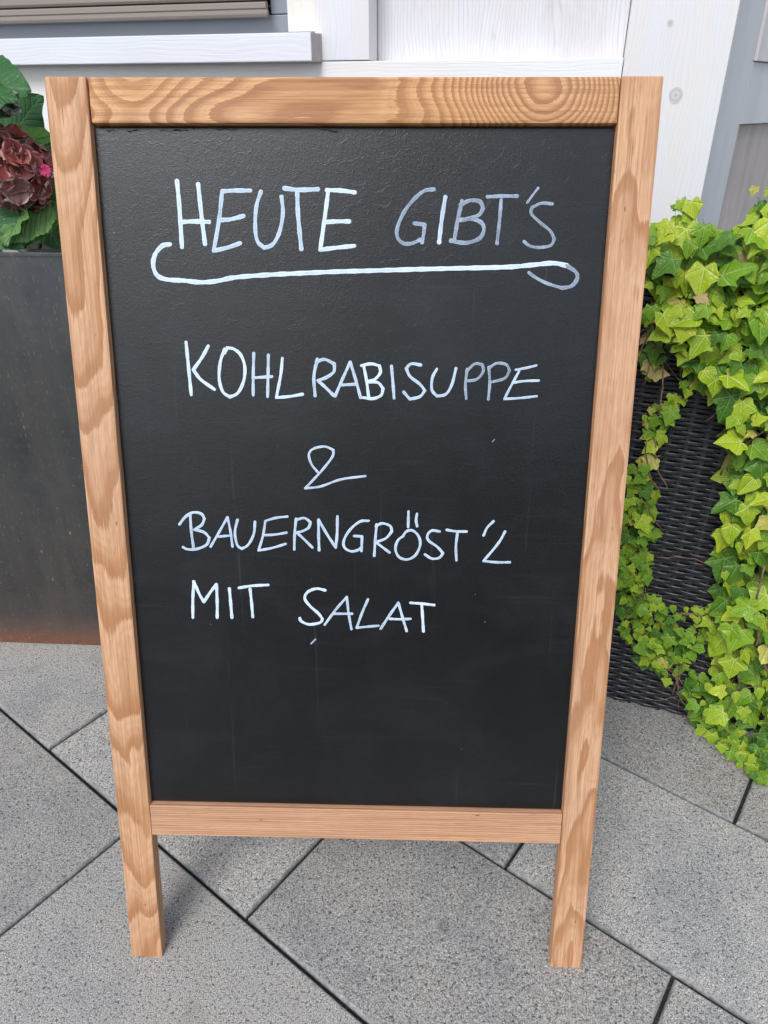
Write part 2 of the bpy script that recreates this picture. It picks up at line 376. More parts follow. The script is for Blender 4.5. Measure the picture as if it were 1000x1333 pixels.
# ------------------------------------------------------------------ steel planter
PY = R(-3)
PO = Vector((-.80, 1.318, 0))
def steel_material():
    N = NT('raw_steel_sheet'); c = N.coord(); s = N.sep(c)
    n1 = N.noise(c, 9, 5, .65); n2 = N.noise(c, 80, 4, .7); st = N.noise(N.scale(c, 30, 30, 3), 1, 4, .6)
    base = N.ramp(n1, [(.25, (.070, .076, .082)), (.5, (.105, .108, .108)), (.75, (.130, .126, .118))])
    base = N.mix(N.m('MULTIPLY', N.ramp(st, [(.46, 0), (.66, 1)]), .55), base, (.15, .14, .125))
    low = N.m('ADD', s[2], N.m('MULTIPLY', N.m('SUBTRACT', n2, .5), .09))
    rust = N.ramp(low, [(0, 1), (.02, .95), (.045, .5), (.09, .16), (.25, .05), (.5, 0)])
    base = N.mix(rust, base, N.mix(n2, (.07, .030, .018), (.26, .11, .055)))
    spots = N.vor(N.scale(c, 1, 1, .45), 34)[0]
    msk = N.m('MULTIPLY', N.ramp(spots, [(.045, 1), (.085, 0)]), N.ramp(N.noise(c, 7, 2), [(.38, 0), (.48, 1)]))
    base = N.mix(msk, base, (.42, .30, .20))
    fleck = N.m('MULTIPLY', N.ramp(N.noise(N.scale(c, 240, 240, 90), 1, 2, .6), [(.62, 0), (.70, 1)]), .55)
    base = N.mix(fleck, base, (.30, .27, .24))
    return N.fin(base, N.mix(rust, N.ramp(n1, [(0, .15), (1, .27)]), (.8, .8, .8)), N.bump(N.m('ADD', n1, N.m('MULTIPLY', n2, .12)), .0006, .4), Metallic=N.m('MULTIPLY', N.m('SUBTRACT', 1, rust), .72))
M_steel = steel_material()
steel = tag(empty('steel_planter', PO, (0, 0, PY)), 'large dark raw steel planter with a rusty foot, left of the chalkboard sign', 'planter')
x0, x1, hh = -.95, .56, .873
board_box('front_sheet', x0, x1, 0, .004, .001, hh-.006, M_steel, steel, .001)
for a, b in ((x0, x0+.004), (x1-.004, x1)): board_box('side_sheet', a, b, .0045, .40, .001, hh-.006, M_steel, steel, .001)
board_box('rear_sheet', x0+.0045, x1-.0045, .396, .40, .001, hh-.006, M_steel, steel, .001)
m = MB(); r_, t_ = .032, .007
m.box(x0-.001, x1+.001, -.003, r_, hh-t_, hh); m.box(x0-.001, x1+.001, .40-r_, .401, hh-t_, hh); m.box(x0-.001, x0+r_, r_+.0005, .3995-r_, hh-t_, hh); m.box(x1-r_, x1+.001, r_+.0005, .3995-r_, hh-t_, hh)
bevel(m.build('rim', M_steel, steel), .0012, 2)
def soil_material():
    N = NT('potting_soil'); n = N.noise(N.coord(), 60, 5, .7)
    return N.fin(N.ramp(n, [(.3, (.006, .005, .004)), (.7, (.035, .024, .016))]), .95, N.bump(n, .02, 1))
M_soil = soil_material()
m = MB(); m.box(x0+.006, x1-.006, .006, .394, .60, hh-.035); m.build('soil', M_soil, steel)
for (ax_, az_) in ((.213, .435), (.200, .462)):      # two weld dimples
    mm = MB(); n = 14
    mm.add([(math.cos(2*math.pi*i/n)*.006, -.0006, math.sin(2*math.pi*i/n)*.006) for i in range(n)] + [(math.cos(2*math.pi*i/n)*.0035, -.0012, math.sin(2*math.pi*i/n)*.0035) for i in range(n)],
           [((i+1) % n, i, n+i, n+(i+1) % n) for i in range(n)])
    d = mm.build('weld_dimple', M_steel, steel, True); d.location = (ax_, 0, az_)

# ------------------------------------------------------------------ rattan planter
RY = R(-20); RO = Vector((.4737, 1.1441, 0))
rdir = Vector((math.cos(RY), math.sin(RY), 0)); rnor = Vector((math.sin(RY), -math.cos(RY), 0))
rattan = tag(empty('rattan_planter', RO, (0, 0, RY)), 'tall black woven rattan planter overgrown by ivy, right of the chalkboard sign', 'planter')
def rattan_material():
    N = NT('black_rattan_strand'); c = N.coord(); n = N.noise(N.scale(c, 30, 30, 900), 1, 2)
    return N.fin(N.ramp(n, [(.35, (.013, .013, .016)), (.7, (.040, .041, .048))]), .38, N.bump(n, .0006, .5), **{'Specular IOR Level': .45})
M_rat = rattan_material(); M_core = flat('planter_core', (.006, .006, .007), .9)
RX0, RX1, RD, RH = -.10, .62, .30, .872
PITCHR, SPAN = .0083, .0285
def strand_mesh(ph):
    m = MB(); path = []
    def side(p0, p1, nrm, n):
        for i in range(n):
            t = i/n; p = Vector(p0).lerp(Vector(p1), t); path.append((p, nrm))
    nx = round((RX1-RX0)/SPAN)*4; ny = round(RD/SPAN)*4
    side((RX0, 0, 0), (RX1, 0, 0), Vector((0, -1, 0)), nx); side((RX1, 0, 0), (RX1, RD, 0), Vector((1, 0, 0)), ny)
    side((RX1, RD, 0), (RX0, RD, 0), Vector((0, 1, 0)), nx); side((RX0, RD, 0), (RX0, 0, 0), Vector((-1, 0, 0)), ny)
    n = len(path); hw = .0033
    prof = [(-hw, -.0006), (-hw*.6, .0007), (hw*.6, .0007), (hw, -.0006)]
    vs_ = []
    for i, (p, nr) in enumerate(path):
        wv = math.sin((i/4+ph+.25)*math.pi); off = .0022*math.copysign(abs(wv)**.32, wv)
        for z, o in prof: vs_.append(p + nr*(off+o+.003) + Vector((0, 0, z)))
    k = len(prof)
    m.add(vs_, [(i*k+j, ((i+1) % n)*k+j, ((i+1) % n)*k+j+1, i*k+j+1) for i in range(n) for j in range(k-1)])
    return m.mesh('strand', [M_rat])
sms = [strand_mesh(0), strand_mesh(1)]
nrow = int((RH-.012)/PITCHR)
for i in range(nrow):
    o = link('strand', sms[i % 2], rattan); o.location = (rs.uniform(-.0008, .0008), rs.uniform(-.0005, .0005), .006 + i*PITCHR); o.rotation_euler = (rs.uniform(-.0015, .0015), rs.uniform(-.002, .002), 0)
m = MB(); m.box(RX0+.004, RX1-.004, .004, RD-.004, .002, RH-.06); m.build('liner', M_core, rattan)
stk = MB()
m0 = MB(); m0.box(-.0036, .0036, -.0018, .0010, .001, RH-.004); stm = m0.mesh('stake', [M_rat])
for i in range(round((RX1-RX0)/SPAN)+1):
    o = link('stake', stm, rattan); o.location = (RX0+i*(RX1-RX0)/round((RX1-RX0)/SPAN), -.0022, 0)
m = MB(); m.tube([(RX0-.004, -.004, RH), (RX1+.004, -.004, RH), (RX1+.004, RD+.004, RH), (RX0-.004, RD+.004, RH), (RX0-.004, -.003, RH)], .008, 8); m.build('rim', M_rat, rattan, True)
m = MB(); m.box(RX0+.005, RX1-.005, .005, RD-.005, RH-.059, RH-.03); m.build('soil', M_soil, rattan)

# ------------------------------------------------------------------ leaves
def ivy_material(name, c1, c2, vein, edge=None):
    N = NT(name); uv = N.node('ShaderNodeUVMap').outputs[0]
    info = N.node('ShaderNodeObjectInfo').outputs['Random']
    s = N.sep(uv); p = N.comb(N.m('SUBTRACT', s[0], .5), N.m('SUBTRACT', s[1], .25), 0)
    d = None
    for ang in (90, 28, 152, -32, 212):
        a = R(ang); fwd = N.dot(p, (math.cos(a), math.sin(a), 0)); crs = N.m('ABSOLUTE', N.dot(p, (-math.sin(a), math.cos(a), 0)))
        pen = N.m('MULTIPLY', N.m('LESS_THAN', fwd, 0), 1.0)
        dd = N.m('ADD', N.m('ADD', crs, pen), N.m('MULTIPLY', fwd, .012))
        d = dd if d is None else N.m('MINIMUM', d, dd)
    pos = N.pos()
    n = N.noise(pos, 28, 3); net = N.vor(uv, 9, 'DISTANCE_TO_EDGE')[0]
    cc = N.mix(N.m('ADD', N.m('MULTIPLY', n, .8), N.m('MULTIPLY', N.m('SUBTRACT', info, .5), .7), clamp=True), c1, c2)
    cc = N.mix(N.ramp(net, [(.0, .38), (.05, 0)]), cc, vein)
    cc = N.mix(N.ramp(d, [(.006, .85), (.022, 0)]), cc, vein)
    hgt = N.m('ADD', N.ramp(d, [(0, 0), (.05, 1)]), N.m('MULTIPLY', N.ramp(net, [(0, 0), (.12, 1)]), .35))
    N.fin(cc, .36, N.bump(hgt, .0016, .7), **{'Specular IOR Level': .4})
    tr = N.node('ShaderNodeBsdfTranslucent'); N.put(tr.inputs[0], cc); mx = N.node('ShaderNodeMixShader'); mx.inputs[0].default_value = .16
    out = N.t.nodes['Material Output']
    N.t.links.new(N.b.outputs[0], mx.inputs[1]); N.t.links.new(tr.outputs[0], mx.inputs[2]); N.t.links.new(mx.outputs[0], out.inputs['Surface'])
    return N.mat
IVY = [ivy_material('ivy_lime', (.25, .41, .010), (.50, .58, .022), (.62, .68, .20)),
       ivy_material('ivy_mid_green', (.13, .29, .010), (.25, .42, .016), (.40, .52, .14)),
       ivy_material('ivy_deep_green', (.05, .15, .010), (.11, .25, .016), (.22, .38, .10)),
       ivy_material('ivy_yellow', (.48, .46, .06), (.58, .54, .16), (.66, .60, .28)),
       ivy_material('ivy_faded_pink', (.50, .36, .16), (.42, .42, .08), (.60, .45, .28))]
def ivy_leaf_mesh(seed, mat, shape=0):
    r = random.Random(seed)
    if shape == 0: half = [(0, -.03), (.10, -.14), (.26, -.21), (.37, -.13), (.40, .03), (.52, .13), (.57, .31), (.46, .38), (.33, .44), (.27, .58), (.14, .80), (0, .96)]
    elif shape == 1: half = [(0, -.04), (.14, -.14), (.30, -.13), (.42, .02), (.46, .20), (.55, .40), (.36, .42), (.24, .50), (.17, .68), (.08, .84), (0, .95)]
    else: half = [(0, -.02), (.16, -.10), (.32, -.05), (.40, .14), (.37, .34), (.28, .54), (.17, .74), (.08, .88), (0, .97)]
    half = [(x*(1+r.uniform(-.1, .1)), y+r.uniform(-.03, .03)) for x, y in half]
    out = half + [(-x*(1+r.uniform(-.08, .08)), y) for x, y in half[-2:0:-1]]
    n = len(out); cx, cy = 0, .10; fold = r.uniform(.05, .45); curl = r.uniform(.2, .8); tw = r.uniform(-.2, .2)
    def z(x, y):
        rr = math.hypot(x, y-.1); return fold*abs(x)*.8 - curl*rr*rr*.6 + tw*x*y + (.05)*math.sin(7*math.atan2(y-.1, x)+seed)*rr
    vs_ = [(cx, cy, z(cx, cy))]
    for k in (.5, 1.0):
        for x, y in out:
            X, Y = cx+(x-cx)*k, cy+(y-cy)*k; vs_.append((X, Y, z(X, Y)))
    fs = [(0, 1+i, 1+(i+1) % n) for i in range(n)] + [(1+i, 1+n+i, 1+n+(i+1) % n, 1+(i+1) % n) for i in range(n)]
    m = MB(); m.add(vs_, fs, 0, [(v[0]*.8+.5, v[1]*.8+.25) for v in vs_])
    # petiole
    base = len(m.v); pp = [(0, 0, z(0, 0)-.01), (0, -.22, -.12), (r.uniform(-.1, .1), -.42, -.32)]
    m.tube(pp, .014, 4)
    return m, mat
leafdefs = []
for mi, mt in enumerate(IVY):
    for sh in (0, 0, 0, 1, 1, 2) if mi < 3 else (0, 0, 1):
        leafdefs.append((mi, *ivy_leaf_mesh(len(leafdefs)*5+1, mt, sh)))
leafmeshes = [(mi, mb.mesh('leaf', [mt], True)) for mi, mb, mt in leafdefs]
def pick(rng, weights):
    mi = rng.choices(range(5), weights)[0]
    return rng.choice([i for i, d in enumerate(leafdefs) if d[0] == mi])
def leaf_matrix(P, tip, nrm, size):
    y = Vector(tip).normalized(); z = (Vector(nrm) - y*Vector(nrm).dot(y)).normalized(); x = y.cross(z)
    M = Matrix((x, y, z)).transposed().to_4x4()
    return Matrix.Translation(P) @ M @ Matrix.Scale(size, 4)
def inpoly(x, y, poly):
    c = False; j = len(poly)-1
    for i in range(len(poly)):
        xi, yi = poly[i]; xj, yj = poly[j]
        if (yi > y) != (yj > y) and x < (xj-xi)*(y-yi)/(yj-yi)+xi: c = not c
        j = i
    return c
ivy = tag(empty('ivy', RO + rdir*.2 + Vector((0, .12, .85))), 'lime green ivy spilling over and down the black rattan planter', 'plant')
rng = random.Random(21)
# regions: outline as seen from the front, leaf size range (photo px at that spot), offset from planter face (m), min gap, colour weights (lower ones greener, standing in for shade)
REG = [
 ([(846, 318), (862, 288), (905, 285), (950, 300), (985, 275), (1010, 262), (1090, 300), (1090, 420), (940, 420), (846, 405)], (30, 58), (.00, .06), .50, (5, 5, 2, .5, .2), 80),
 ([(872, 262), (900, 258), (912, 275), (908, 300), (880, 300)], (20, 30), (.0, .02), .5, (6, 4, 1, 0, 0), 7),
 ([(975, 245), (1040, 225), (1090, 300), (990, 300)], (20, 34), (.0, .03), .5, (6, 3, 1, 1, 0), 10),
 ([(860, 395), (950, 400), (1090, 400), (1090, 520), (950, 520), (925, 512), (893, 470), (870, 455)], (28, 52), (.012, .075), .50, (5, 4, 2, .6, .3), 55),
 ([(838, 405), (870, 410), (872, 450), (862, 480), (838, 500)], (18, 30), (.012, .03), .60, (5, 2, 1, 2, 1.3), 12),
 ([(838, 535), (868, 520), (900, 480), (898, 510), (872, 545), (850, 610), (838, 600)], (18, 32), (.012, .03), .60, (5, 3, 1, 1, .4), 13),
 ([(815, 610), (842, 600), (855, 640), (850, 700), (842, 765), (812, 790), (806, 740)], (17, 30), (.012, .045), .50, (4, 6, 2, .3, 0), 44),
 ([(806, 765), (842, 770), (880, 790), (930, 785), (940, 800), (935, 840), (890, 850), (855, 870), (812, 835)], (14, 24), (.012, .05), .58, (5, 5, 2, .3, .1), 50),
 ([(952, 520), (1090, 510), (1090, 700), (945, 700), (942, 660), (958, 600)], (26, 50), (.012, .08), .47, (5, 4, 3, .5, .3), 62),
 ([(946, 690), (1090, 690), (1090, 860), (945, 860), (935, 800), (938, 740)], (26, 56), (.012, .09), .46, (5, 5, 3, .5, .2), 62),
 ([(925, 850), (1090, 850), (1090, 1010), (1000, 1000), (935, 935), (910, 915)], (20, 40), (.012, .08), .46, (4, 6, 4, .3, .1), 60),
 ([(815, 812), (850, 820), (885, 850), (915, 880), (925, 915), (900, 915), (872, 890), (850, 862), (815, 835)], (16, 26), (.012, .04), .6, (5, 5, 3, .2, 0), 16),
 ([(885, 890), (915, 905), (960, 955), (1010, 990), (1020, 1020), (990, 1018), (945, 975), (895, 930)], (16, 28), (.02, .07), .5, (4, 6, 3, .2, 0), 34),
]
cands = []
for ri, (poly, szr, offr, gap, wts, nmax) in enumerate(REG):
    xs = [p[0] for p in poly]; ys = [p[1] for p in poly]; got = []
    szr = (szr[0]*.52, szr[1]*.78); nmax = int(nmax*1.95)
    for _ in range(5000):
        if len(got) >= nmax: break
        px, py = rng.uniform(min(xs), max(xs)), rng.uniform(min(ys), max(ys))
        if not inpoly(px, py, poly): continue
        sz = rng.uniform(*szr)*rng.uniform(.85, 1.1)
        if any(math.hypot(px-a, py-b) < gap*(sz+c_)/2*.86 for a, b, c_ in got): continue
        got.append((px, py, sz)); off = rng.uniform(*offr)
        P = hit(px, py, RO + rnor*off, rnor)
        if P.z < .012: P = hit(px, py, Vector((0, 0, .012+rng.uniform(0, .02))), Vector((0, 0, 1)))
        dep = (P-CAM).dot(cF); size = sz/FPX*dep*1.02
        tocam = (CAM-P).normalized()
        nv = (tocam*.55 + Vector((0, -.25, .75)) + Vector((rng.uniform(-.5, .5), rng.uniform(-.3, .3), rng.uniform(-.35, .35)))).normalized()
        if ri == 0: nv = (nv + Vector((0, 0, .5))).normalized()
        ang = rng.gauss(-90, 55); tip = rdir*math.cos(R(ang)) + Vector((0, 0, 1))*math.sin(R(ang)) + rnor*.35
        cands.append((P, tip, nv, size, wts, px < 1010, sz))
# hand-placed leaves that stand out in the photograph: (px, py of the base, px, py of the tip, material, size factor, offset)
HAND = [(868, 300, 856, 325, 1, .03), (880, 290, 872, 310, 0, .04), (852, 335, 868, 350, 1, .05), (895, 268, 905, 282, 1, .01), (893, 262, 882, 268, 1, 0.), (890, 258, 893, 250, 1, 0.),
        (893, 272, 886, 292, 2, .01), (905, 285, 920, 300, 0, .02), (873, 330, 900, 352, 2, .03), (850, 318, 846, 300, 1, .0),
        (908, 300, 916, 345, 1, .03), (940, 305, 985, 262, 1, .02), (965, 318, 935, 330, 1, .03), (880, 272, 868, 262, 1, 0.), (862, 320, 852, 345, 1, .04),
        (903, 363, 912, 392, 0, .045), (935, 372, 930, 400, 1, .05), (985, 745, 942, 722, 0, .085), (985, 745, 1000, 785, 0, .09), (952, 558, 930, 562, 4, .05),
        (948, 528, 930, 525, 3, .06), (880, 390, 888, 402, 3, .05), (858, 500, 872, 482, 1, .02), (862, 505, 848, 522, 1, .02), (916, 628, 890, 622, 0, .015),
        (920, 632, 936, 634, 1, .016), (869, 745, 872, 758, 2, .01), (882, 712, 888, 724, 0, .01), (898, 722, 905, 710, 1, .01), (917, 738, 920, 752, 2, .01),
        (985, 815, 975, 838, 0, .09), (975, 855, 945, 862, 0, .08), (980, 860, 975, 882, 0, .08), (963, 1022, 952, 1024, 0, None), (988, 1002, 990, 1030, 1, None), (948, 1020, 940, 1012, 1, None),
        (905, 870, 925, 885, 1, .05), (862, 905, 852, 888, 1, .03), (890, 600, 893, 612, 1, .01)]
hand = []
for bx_, by_, tx, ty, mi, off in HAND:
    if off is None: A = hit(bx_, by_, Vector((0, 0, .025)), Vector((0, 0, 1))); B = hit(tx, ty, Vector((0, 0, .012)), Vector((0, 0, 1)))
    else: A = hit(bx_, by_, RO+rnor*off, rnor); B = hit(tx, ty, RO+rnor*(off+.012), rnor)
    hand.append((A, B-A, (CAM-A).normalized()+Vector((rng.uniform(-.3, .3), 0, rng.uniform(.1, .5))), (B-A).length*1.03, mi))
vis = [c for c in cands if c[5]]; vis.sort(key=lambda c: -c[6])
indiv = vis[:300-len(hand)]; rest = vis[300-len(hand):] + [c for c in cands if not c[5]]
for A, tip, nv, size, mi in hand:
    i = rng.choice([k for k, d in enumerate(leafdefs) if d[0] == mi])
    o = link('leaf', leafmeshes[i][1], ivy); o.matrix_parent_inverse = Matrix.Translation(-ivy.location); o.matrix_local = Matrix.Translation(-ivy.location) @ leaf_matrix(A, tip, nv, size); o.matrix_parent_inverse = Matrix()
for P, tip, nv, size, wts, _, _ in indiv:
    i = pick(rng, wts); o = link('leaf', leafmeshes[i][1], ivy); o.matrix_local = Matrix.Translation(-ivy.location) @ leaf_matrix(P, tip, nv, size)
bulk = MB()
def add_leaf(bulk, i, M, mi):
    mb = leafdefs[i][1]; bulk.add([M @ Vector(v) for v in mb.v], mb.f, mi, mb.uv)
Tinv = Matrix.Translation(-ivy.location)
for P, tip, nv, size, wts, _, _ in rest:
    i = pick(rng, wts); add_leaf(bulk, i, Tinv @ leaf_matrix(P, tip, nv, size), leafdefs[i][0])
# a second, inner layer of foliage right against the planter and over its soil
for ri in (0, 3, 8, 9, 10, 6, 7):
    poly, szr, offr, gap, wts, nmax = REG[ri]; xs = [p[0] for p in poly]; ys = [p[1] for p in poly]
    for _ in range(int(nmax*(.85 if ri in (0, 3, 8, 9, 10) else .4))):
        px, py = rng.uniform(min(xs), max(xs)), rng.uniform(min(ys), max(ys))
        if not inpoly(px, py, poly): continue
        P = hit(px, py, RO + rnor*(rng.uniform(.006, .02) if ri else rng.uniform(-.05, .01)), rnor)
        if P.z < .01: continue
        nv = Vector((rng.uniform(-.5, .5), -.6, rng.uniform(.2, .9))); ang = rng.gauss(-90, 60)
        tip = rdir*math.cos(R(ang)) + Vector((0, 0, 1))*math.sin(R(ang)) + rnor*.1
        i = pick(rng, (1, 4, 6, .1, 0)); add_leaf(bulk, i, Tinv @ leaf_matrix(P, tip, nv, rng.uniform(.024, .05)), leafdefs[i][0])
for _ in range(330):      # the same curtain goes on to the right, thinning downwards
    u = rng.uniform(.30, .64); zz = RH*(1-rng.random()**1.5*.8) + .02; side_ = rng.random() < .35
    q = RO + (rdir*(RX1+.01+rng.uniform(0, .03)) - rnor*rng.uniform(0, .28) if side_ else rdir*u + rnor*rng.uniform(.012, .06)) + Vector((0, 0, zz))
    nv = (rdir if side_ else rnor) + Vector((rng.uniform(-.3, .3), rng.uniform(-.3, .3), rng.uniform(.3, 1))); ang = rng.gauss(-90, 50)
    tip = rdir*math.cos(R(ang)) + Vector((0, 0, 1))*math.sin(R(ang)) + rnor*.3
    i = pick(rng, (4, 5, 3, .4, .1)); add_leaf(bulk, i, Tinv @ leaf_matrix(q, tip, nv, rng.uniform(.026, .058)), leafdefs[i][0])
for _ in range(420):      # the crown above the soil, behind the front leaves
    q = RO + rdir*rng.uniform(-.02, .60) - rnor*rng.uniform(.02, .26) + Vector((0, 0, RH + rng.uniform(-.02, .035)))
    i = pick(rng, (4, 5, 2, .4, .1)); ang = rng.uniform(0, 2*math.pi)
    add_leaf(bulk, i, Tinv @ leaf_matrix(q, (math.cos(ang), math.sin(ang), -.2), (rng.uniform(-.4, .4), rng.uniform(-.6, .1), 1), rng.uniform(.035, .065)), leafdefs[i][0])
tag(bulk.build('foliage', IVY, ivy, True), kind='stuff')
def stem_material():
    N = NT('ivy_stem_bark'); n = N.noise(N.coord(), 150, 3)
    return N.fin(N.ramp(n, [(.3, (.09, .045, .03)), (.7, (.30, .16, .11))]), .7)
M_stem = stem_material()
for pts, rad, off in (([(892, 256), (894, 275), (896, 300)], .0010, .0), ([(972, 500), (962, 540), (955, 580), (938, 618)], .0016, .05), ([(870, 405), (862, 440), (852, 455)], .0022, .03), ([(835, 852), (855, 862), (880, 878), (905, 912)], .0013, .02),
                      ([(890, 858), (884, 880), (875, 905)], .0017, .02), ([(842, 850), (862, 848), (882, 852)], .0015, .02), ([(885, 798), (905, 800), (930, 806), (950, 815)], .0019, .03),
                      ([(852, 726), (880, 725), (905, 728), (930, 738)], .0008, .01), ([(985, 810), (988, 830), (984, 840)], .0024, .085), ([(990, 850), (996, 868), (1004, 880)], .0022, .08),
                      ([(970, 600), (975, 630), (982, 655)], .0015, .05), ([(935, 935), (948, 970), (975, 1000)], .0014, .04), ([(985, 780), (990, 760), (996, 735)], .0018, .09), ([(886, 440), (888, 470), (886, 490)], .0015, .02),
                      ([(958, 975), (975, 985), (992, 1008)], .0014, .05)):
    P = [hit(a, b, RO+rnor*(off+.004*(i % 2)), rnor) for i, (a, b) in enumerate(pts)]
    P = [Vector((p.x, p.y, max(p.z, .006))) - ivy.location for p in P]
    fine = [P[i].lerp(P[i+1], t/3) for i in range(len(P)-1) for t in range(3)] + [P[-1]]
    fine = [p + Vector((rng.uniform(-1, 1), rng.uniform(-1, 1), rng.uniform(-1, 1)))*.0006 for p in fine]
    m = MB(); m.tube(fine, rad, 6); m.build('stem', M_stem, ivy, True)

strw = MB()        # many thin runners threading through the leaves
for poly, szr, offr, *_ in REG[3:]:
    xs = [p[0] for p in poly]; ys = [p[1] for p in poly]
    for _ in range(7):
        px, py = rng.uniform(min(xs), max(xs)), rng.uniform(min(ys), max(ys))
        if not inpoly(px, py, poly): continue
        off = rng.uniform(offr[0]+.006, offr[1]*.9+.008); P = hit(px, py, RO + rnor*off, rnor)
        d = (rdir*rng.uniform(-.8, .8) + Vector((0, 0, -1))).normalized(); pts = []
        for k in range(9):
            pts.append(P - ivy.location); d = (d + rdir*rng.uniform(-.35, .35) + rnor*rng.uniform(-.1, .1)).normalized(); P = P + d*.012
            P.z = max(P.z, .008)
        strw.tube(pts, rng.uniform(.0007, .0013), 5)
tag(strw.build('runners', M_stem, ivy, True), kind='stuff')

# ------------------------------------------------------------------ hydrangea
def broad_leaf_material(name, c1, c2, vein):
    N = NT(name); uv = N.node('ShaderNodeUVMap').outputs[0]; s = N.sep(uv)
    ax_ = N.m('ABSOLUTE', N.m('SUBTRACT', s[0], .5))
    mid = ax_
    f = N.m('SUBTRACT', s[1], N.m('MULTIPLY', N.m('POWER', ax_, .8), .75))
    wv = N.m('ABSOLUTE', N.m('SUBTRACT', N.m('FRACT', N.m('MULTIPLY', f, 9)), .5))
    net = N.vor(uv, 26, 'DISTANCE_TO_EDGE')[0]
    n = N.noise(uv, 3, 4)
    cc = N.mix(n, c1, c2)
    cc = N.mix(N.m('MULTIPLY', N.ramp(net, [(0, 1), (.05, 0)]), .20), cc, vein)
    cc = N.mix(N.m('MULTIPLY', N.ramp(wv, [(0, 1), (.09, 0)]), .55), cc, vein)
    cc = N.mix(N.ramp(mid, [(.008, .9), (.02, 0)]), cc, vein)
    h = N.m('ADD', N.m('ADD', N.ramp(wv, [(0, 0), (.3, 1)]), N.ramp(mid, [(0, 0), (.06, 1)])), N.m('MULTIPLY', N.ramp(net, [(0, 0), (.1, 1)]), .3))
    N.fin(cc, .45, N.bump(h, .0022, .6), **{'Specular IOR Level': .4})
    tr = N.node('ShaderNodeBsdfTranslucent'); N.put(tr.inputs[0], cc); mx = N.node('ShaderNodeMixShader'); mx.inputs[0].default_value = .18
    N.t.links.new(N.b.outputs[0], mx.inputs[1]); N.t.links.new(tr.outputs[0], mx.inputs[2]); N.t.links.new(mx.outputs[0], N.t.nodes['Material Output'].inputs['Surface'])
    return N.mat
HL = [broad_leaf_material('hydrangea_leaf_dark', (.026, .105, .032), (.06, .19, .05), (.10, .22, .09)),
      broad_leaf_material('hydrangea_leaf_bright', (.07, .27, .035), (.24, .46, .06), (.05, .16, .04)),
      broad_leaf_material('hydrangea_leaf_pale', (.12, .27, .08), (.21, .36, .11), (.06, .14, .05))]
hyd = tag(empty('hydrangea', PO + Vector((.02, .14, .84))), 'hydrangea with a dusky red flower head and broad green leaves in the steel planter', 'plant')
hyd_rng = random.Random(5)
def broad_leaf(base, tip, nrm, wid, mat, droop=.12, fold=.25, roll=0, name='leaf', lab=None):
    base, tip = Vector(base), Vector(tip); ln = (tip-base).length
    y = (tip-base).normalized(); z = (Vector(nrm)-y*Vector(nrm).dot(y)).normalized(); x = y.cross(z)
    nu, nv_ = 26, 10; vs_ = []; uvs = []
    for i in range(nu+1):
        t = i/nu; prof = (math.sin(math.pi*t**.78))**.75*(1-.12*t); 
        tooth = 1 + (.035 if i % 2 else -.01)
        for j in range(nv_+1):
            u = j/nv_*2-1; hw = wid/2*prof*(tooth if abs(u) > .9 else 1)
            X = u*hw; Y = t*ln; Z = fold*abs(X)-droop*ln*(t*t) + .004*math.sin(t*22+abs(u)*-5)*abs(u) - roll*X*X/wid
            vs_.append(base - hyd.location + x*X + y*Y + z*Z); uvs.append((u*.5*prof+.5, t))
    k = nv_+1
    m = MB(); m.add(vs_, [(i*k+j, i*k+j+1, (i+1)*k+j+1, (i+1)*k+j) for i in range(nu) for j in range(nv_)], 0, uvs)
    o = m.build(name, mat, hyd, True)
    if lab: o['label'] = lab
    return o
A = atY
broad_leaf(A(-70, 110, 1.36), A(33, 108, 1.34), (.1, -.75, .65), .145, HL[0], .10, .05, .4)
broad_leaf(A(-60, 118, 1.30), A(20, 122, 1.30), (0, -.6, .8), .085, HL[0], .12, .1, .4)
broad_leaf(A(5, 190, 1.47), A(52, 124, 1.45), (.2, -.85, .4), .10, HL[0], .05, .1)
broad_leaf(A(-42, 200, 1.38), A(68, 172, 1.40), (.15, -.55, .85), .125, HL[1], .05, .02, .3)
broad_leaf(A(66, 258, 1.38), A(2, 318, 1.30), (.1, -.9, .4), .075, HL[2], .02, .1, .2)
broad_leaf(A(-50, 255, 1.35), A(26, 320, 1.305), (-.1, -.85, .6), .12, HL[0], .08, .15)
broad_leaf(A(74, 262, 1.40), A(28, 321, 1.32), (.75, -.6, .35), .045, HL[1], .15, .6)
broad_leaf(A(30, 262, 1.36), A(10, 322, 1.30), (-.4, -.9, .35), .072, HL[2], -.05, .25)
broad_leaf(A(120, 230, 1.46), A(60, 290, 1.40), (0, -.8, .5), .10, HL[0], .1, .1)
broad_leaf(A(30, 240, 1.50), A(75, 320, 1.42), (.1, -.9, .4), .11, HL[0], .1, .1)
broad_leaf(A(10, 180, 1.52), A(70, 215, 1.46), (.1, -.8, .5), .11, HL[0], .1, .1)
# stems
for a, b in ((A(18, 225, 1.42), A(30, 345, 1.45)), (A(-50, 140, 1.38), A(0, 350, 1.46)), (A(60, 200, 1.46), A(45, 350, 1.46))):
    m = MB(); mid_ = (a+b)/2+Vector((.01, .01, 0)); m.tube([a-hyd.location, mid_-hyd.location, b-hyd.location], .0035, 7); m.build('stem', flat('hydrangea_stem', (.06, .09, .03), .6), hyd, True)
